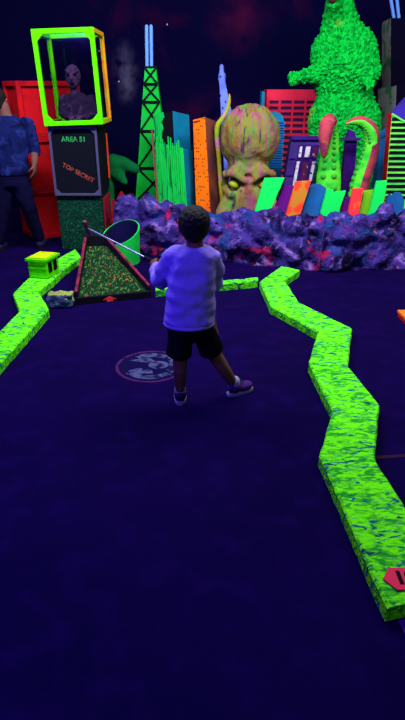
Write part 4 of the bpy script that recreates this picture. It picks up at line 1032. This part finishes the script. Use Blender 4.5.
bm = NB(); ell(bm, L(0, -.2, .22), (.80*hs2, .86*hs2, .82*hs2), rot, 24, 16); ell(bm, L(0, -.42, -.15), (.68*hs2, .58*hs2, .75*hs2), rot, 20, 14); me = fuse(bm, .01, 3); link_mesh('hair', me, 'hair', rad, None, True)
bm = NB()
loft(bm, [(a_(12, 175), .185, .13), (a_(11, 158), .175, .125), (ch_, .195, .125), (a_(7.5, 121), .175, .10), (a_(6, 115), .075, .07)])
for s, e in ((shR, elR), (shL, elL)): tube(bm, [s, s.lerp(e, .5), e, e+(e-s)*.12], [.072, .066, .06, .055], 16)
me = fuse(bm, .012, 4, .5, lambda p, n: .01*noise.noise(p*12)); link_mesh('shirt', me, 'tie_dye', rad, None, True)
bm = NB(); loft(bm, [(a_(12.5, 186), .18, .13), (a_(12, 173), .17, .12)])
for h_, k_, f_ in ((hpR, knR, rf), (hpL, knL, lf)): tube(bm, [h_, k_, Vector((f_.x, f_.y, .10))], [.115, .08, .06], 16, caps=False)
me = fuse(bm, .012, 4, .5, lambda p, n: .008*noise.noise(p*12)); link_mesh('trousers', me, 'trousers', rad, None, True)
for f_ in (lf, rf):
    bm = NB(); ell(bm, f_+Vector((0, .0, .05)), (.048, .07, .05)); ell(bm, f_+Vector((0, .11, .04)), (.048, .09, .038)); me = fuse(bm, .009, 3)
    for v in me.vertices: v.co.z = max(v.co.z, .022)
    s = link_mesh('shoe', me, 'shoe_navy', rad, None, True)
    bm = NB(); prism(bm, [f_+Vector((.05*math.cos(R(k*15)), .065+.14*math.sin(R(k*15)), .001)) for k in range(24)], (0, 0, .021)); obj('sole', bm, 'black_paint', s)

# ------------------------------------------------------------------ light: lamps under the ceiling, plus an added fill
def area(name, loc, target, size, power, col):
    ld = bpy.data.lights.new(name, 'AREA'); ld.shape = 'RECTANGLE'; ld.size, ld.size_y = size; ld.energy = power; ld.color = col
    o = bpy.data.objects.new(name, ld); C.objects.link(o); o.location = loc
    o.rotation_euler = (Vector(target)-Vector(loc)).to_track_quat('-Z', 'Y').to_euler(); return o
area('lamp_skyline', (0.2, 4.0, 3.5), (0.3, 7.0, 1.1), (6, .4), 310, (.90, .93, 1))
area('lamp_course', (0.2, 3.9, 3.6), (0.2, 2.9, 0), (5, .4), 165, (.88, .95, 1))
area('lamp_violet', (-2.3, .9, 2.6), (-.1, 2.75, .6), (1.2, .3), 105, (.10, .024, 1))
area('fill_behind_camera', (1.2, -1.6, 3.4), (.3, 3.0, .3), (2, .3), 24, (.7, .8, 1))  # added weak fill behind the camera, lifts faces turned this way
w = bpy.data.worlds.new('world'); bpy.context.scene.world = w; w.use_nodes = True
w.node_tree.nodes['Background'].inputs[0].default_value = (.02, .012, .08, 1); w.node_tree.nodes['Background'].inputs[1].default_value = .2
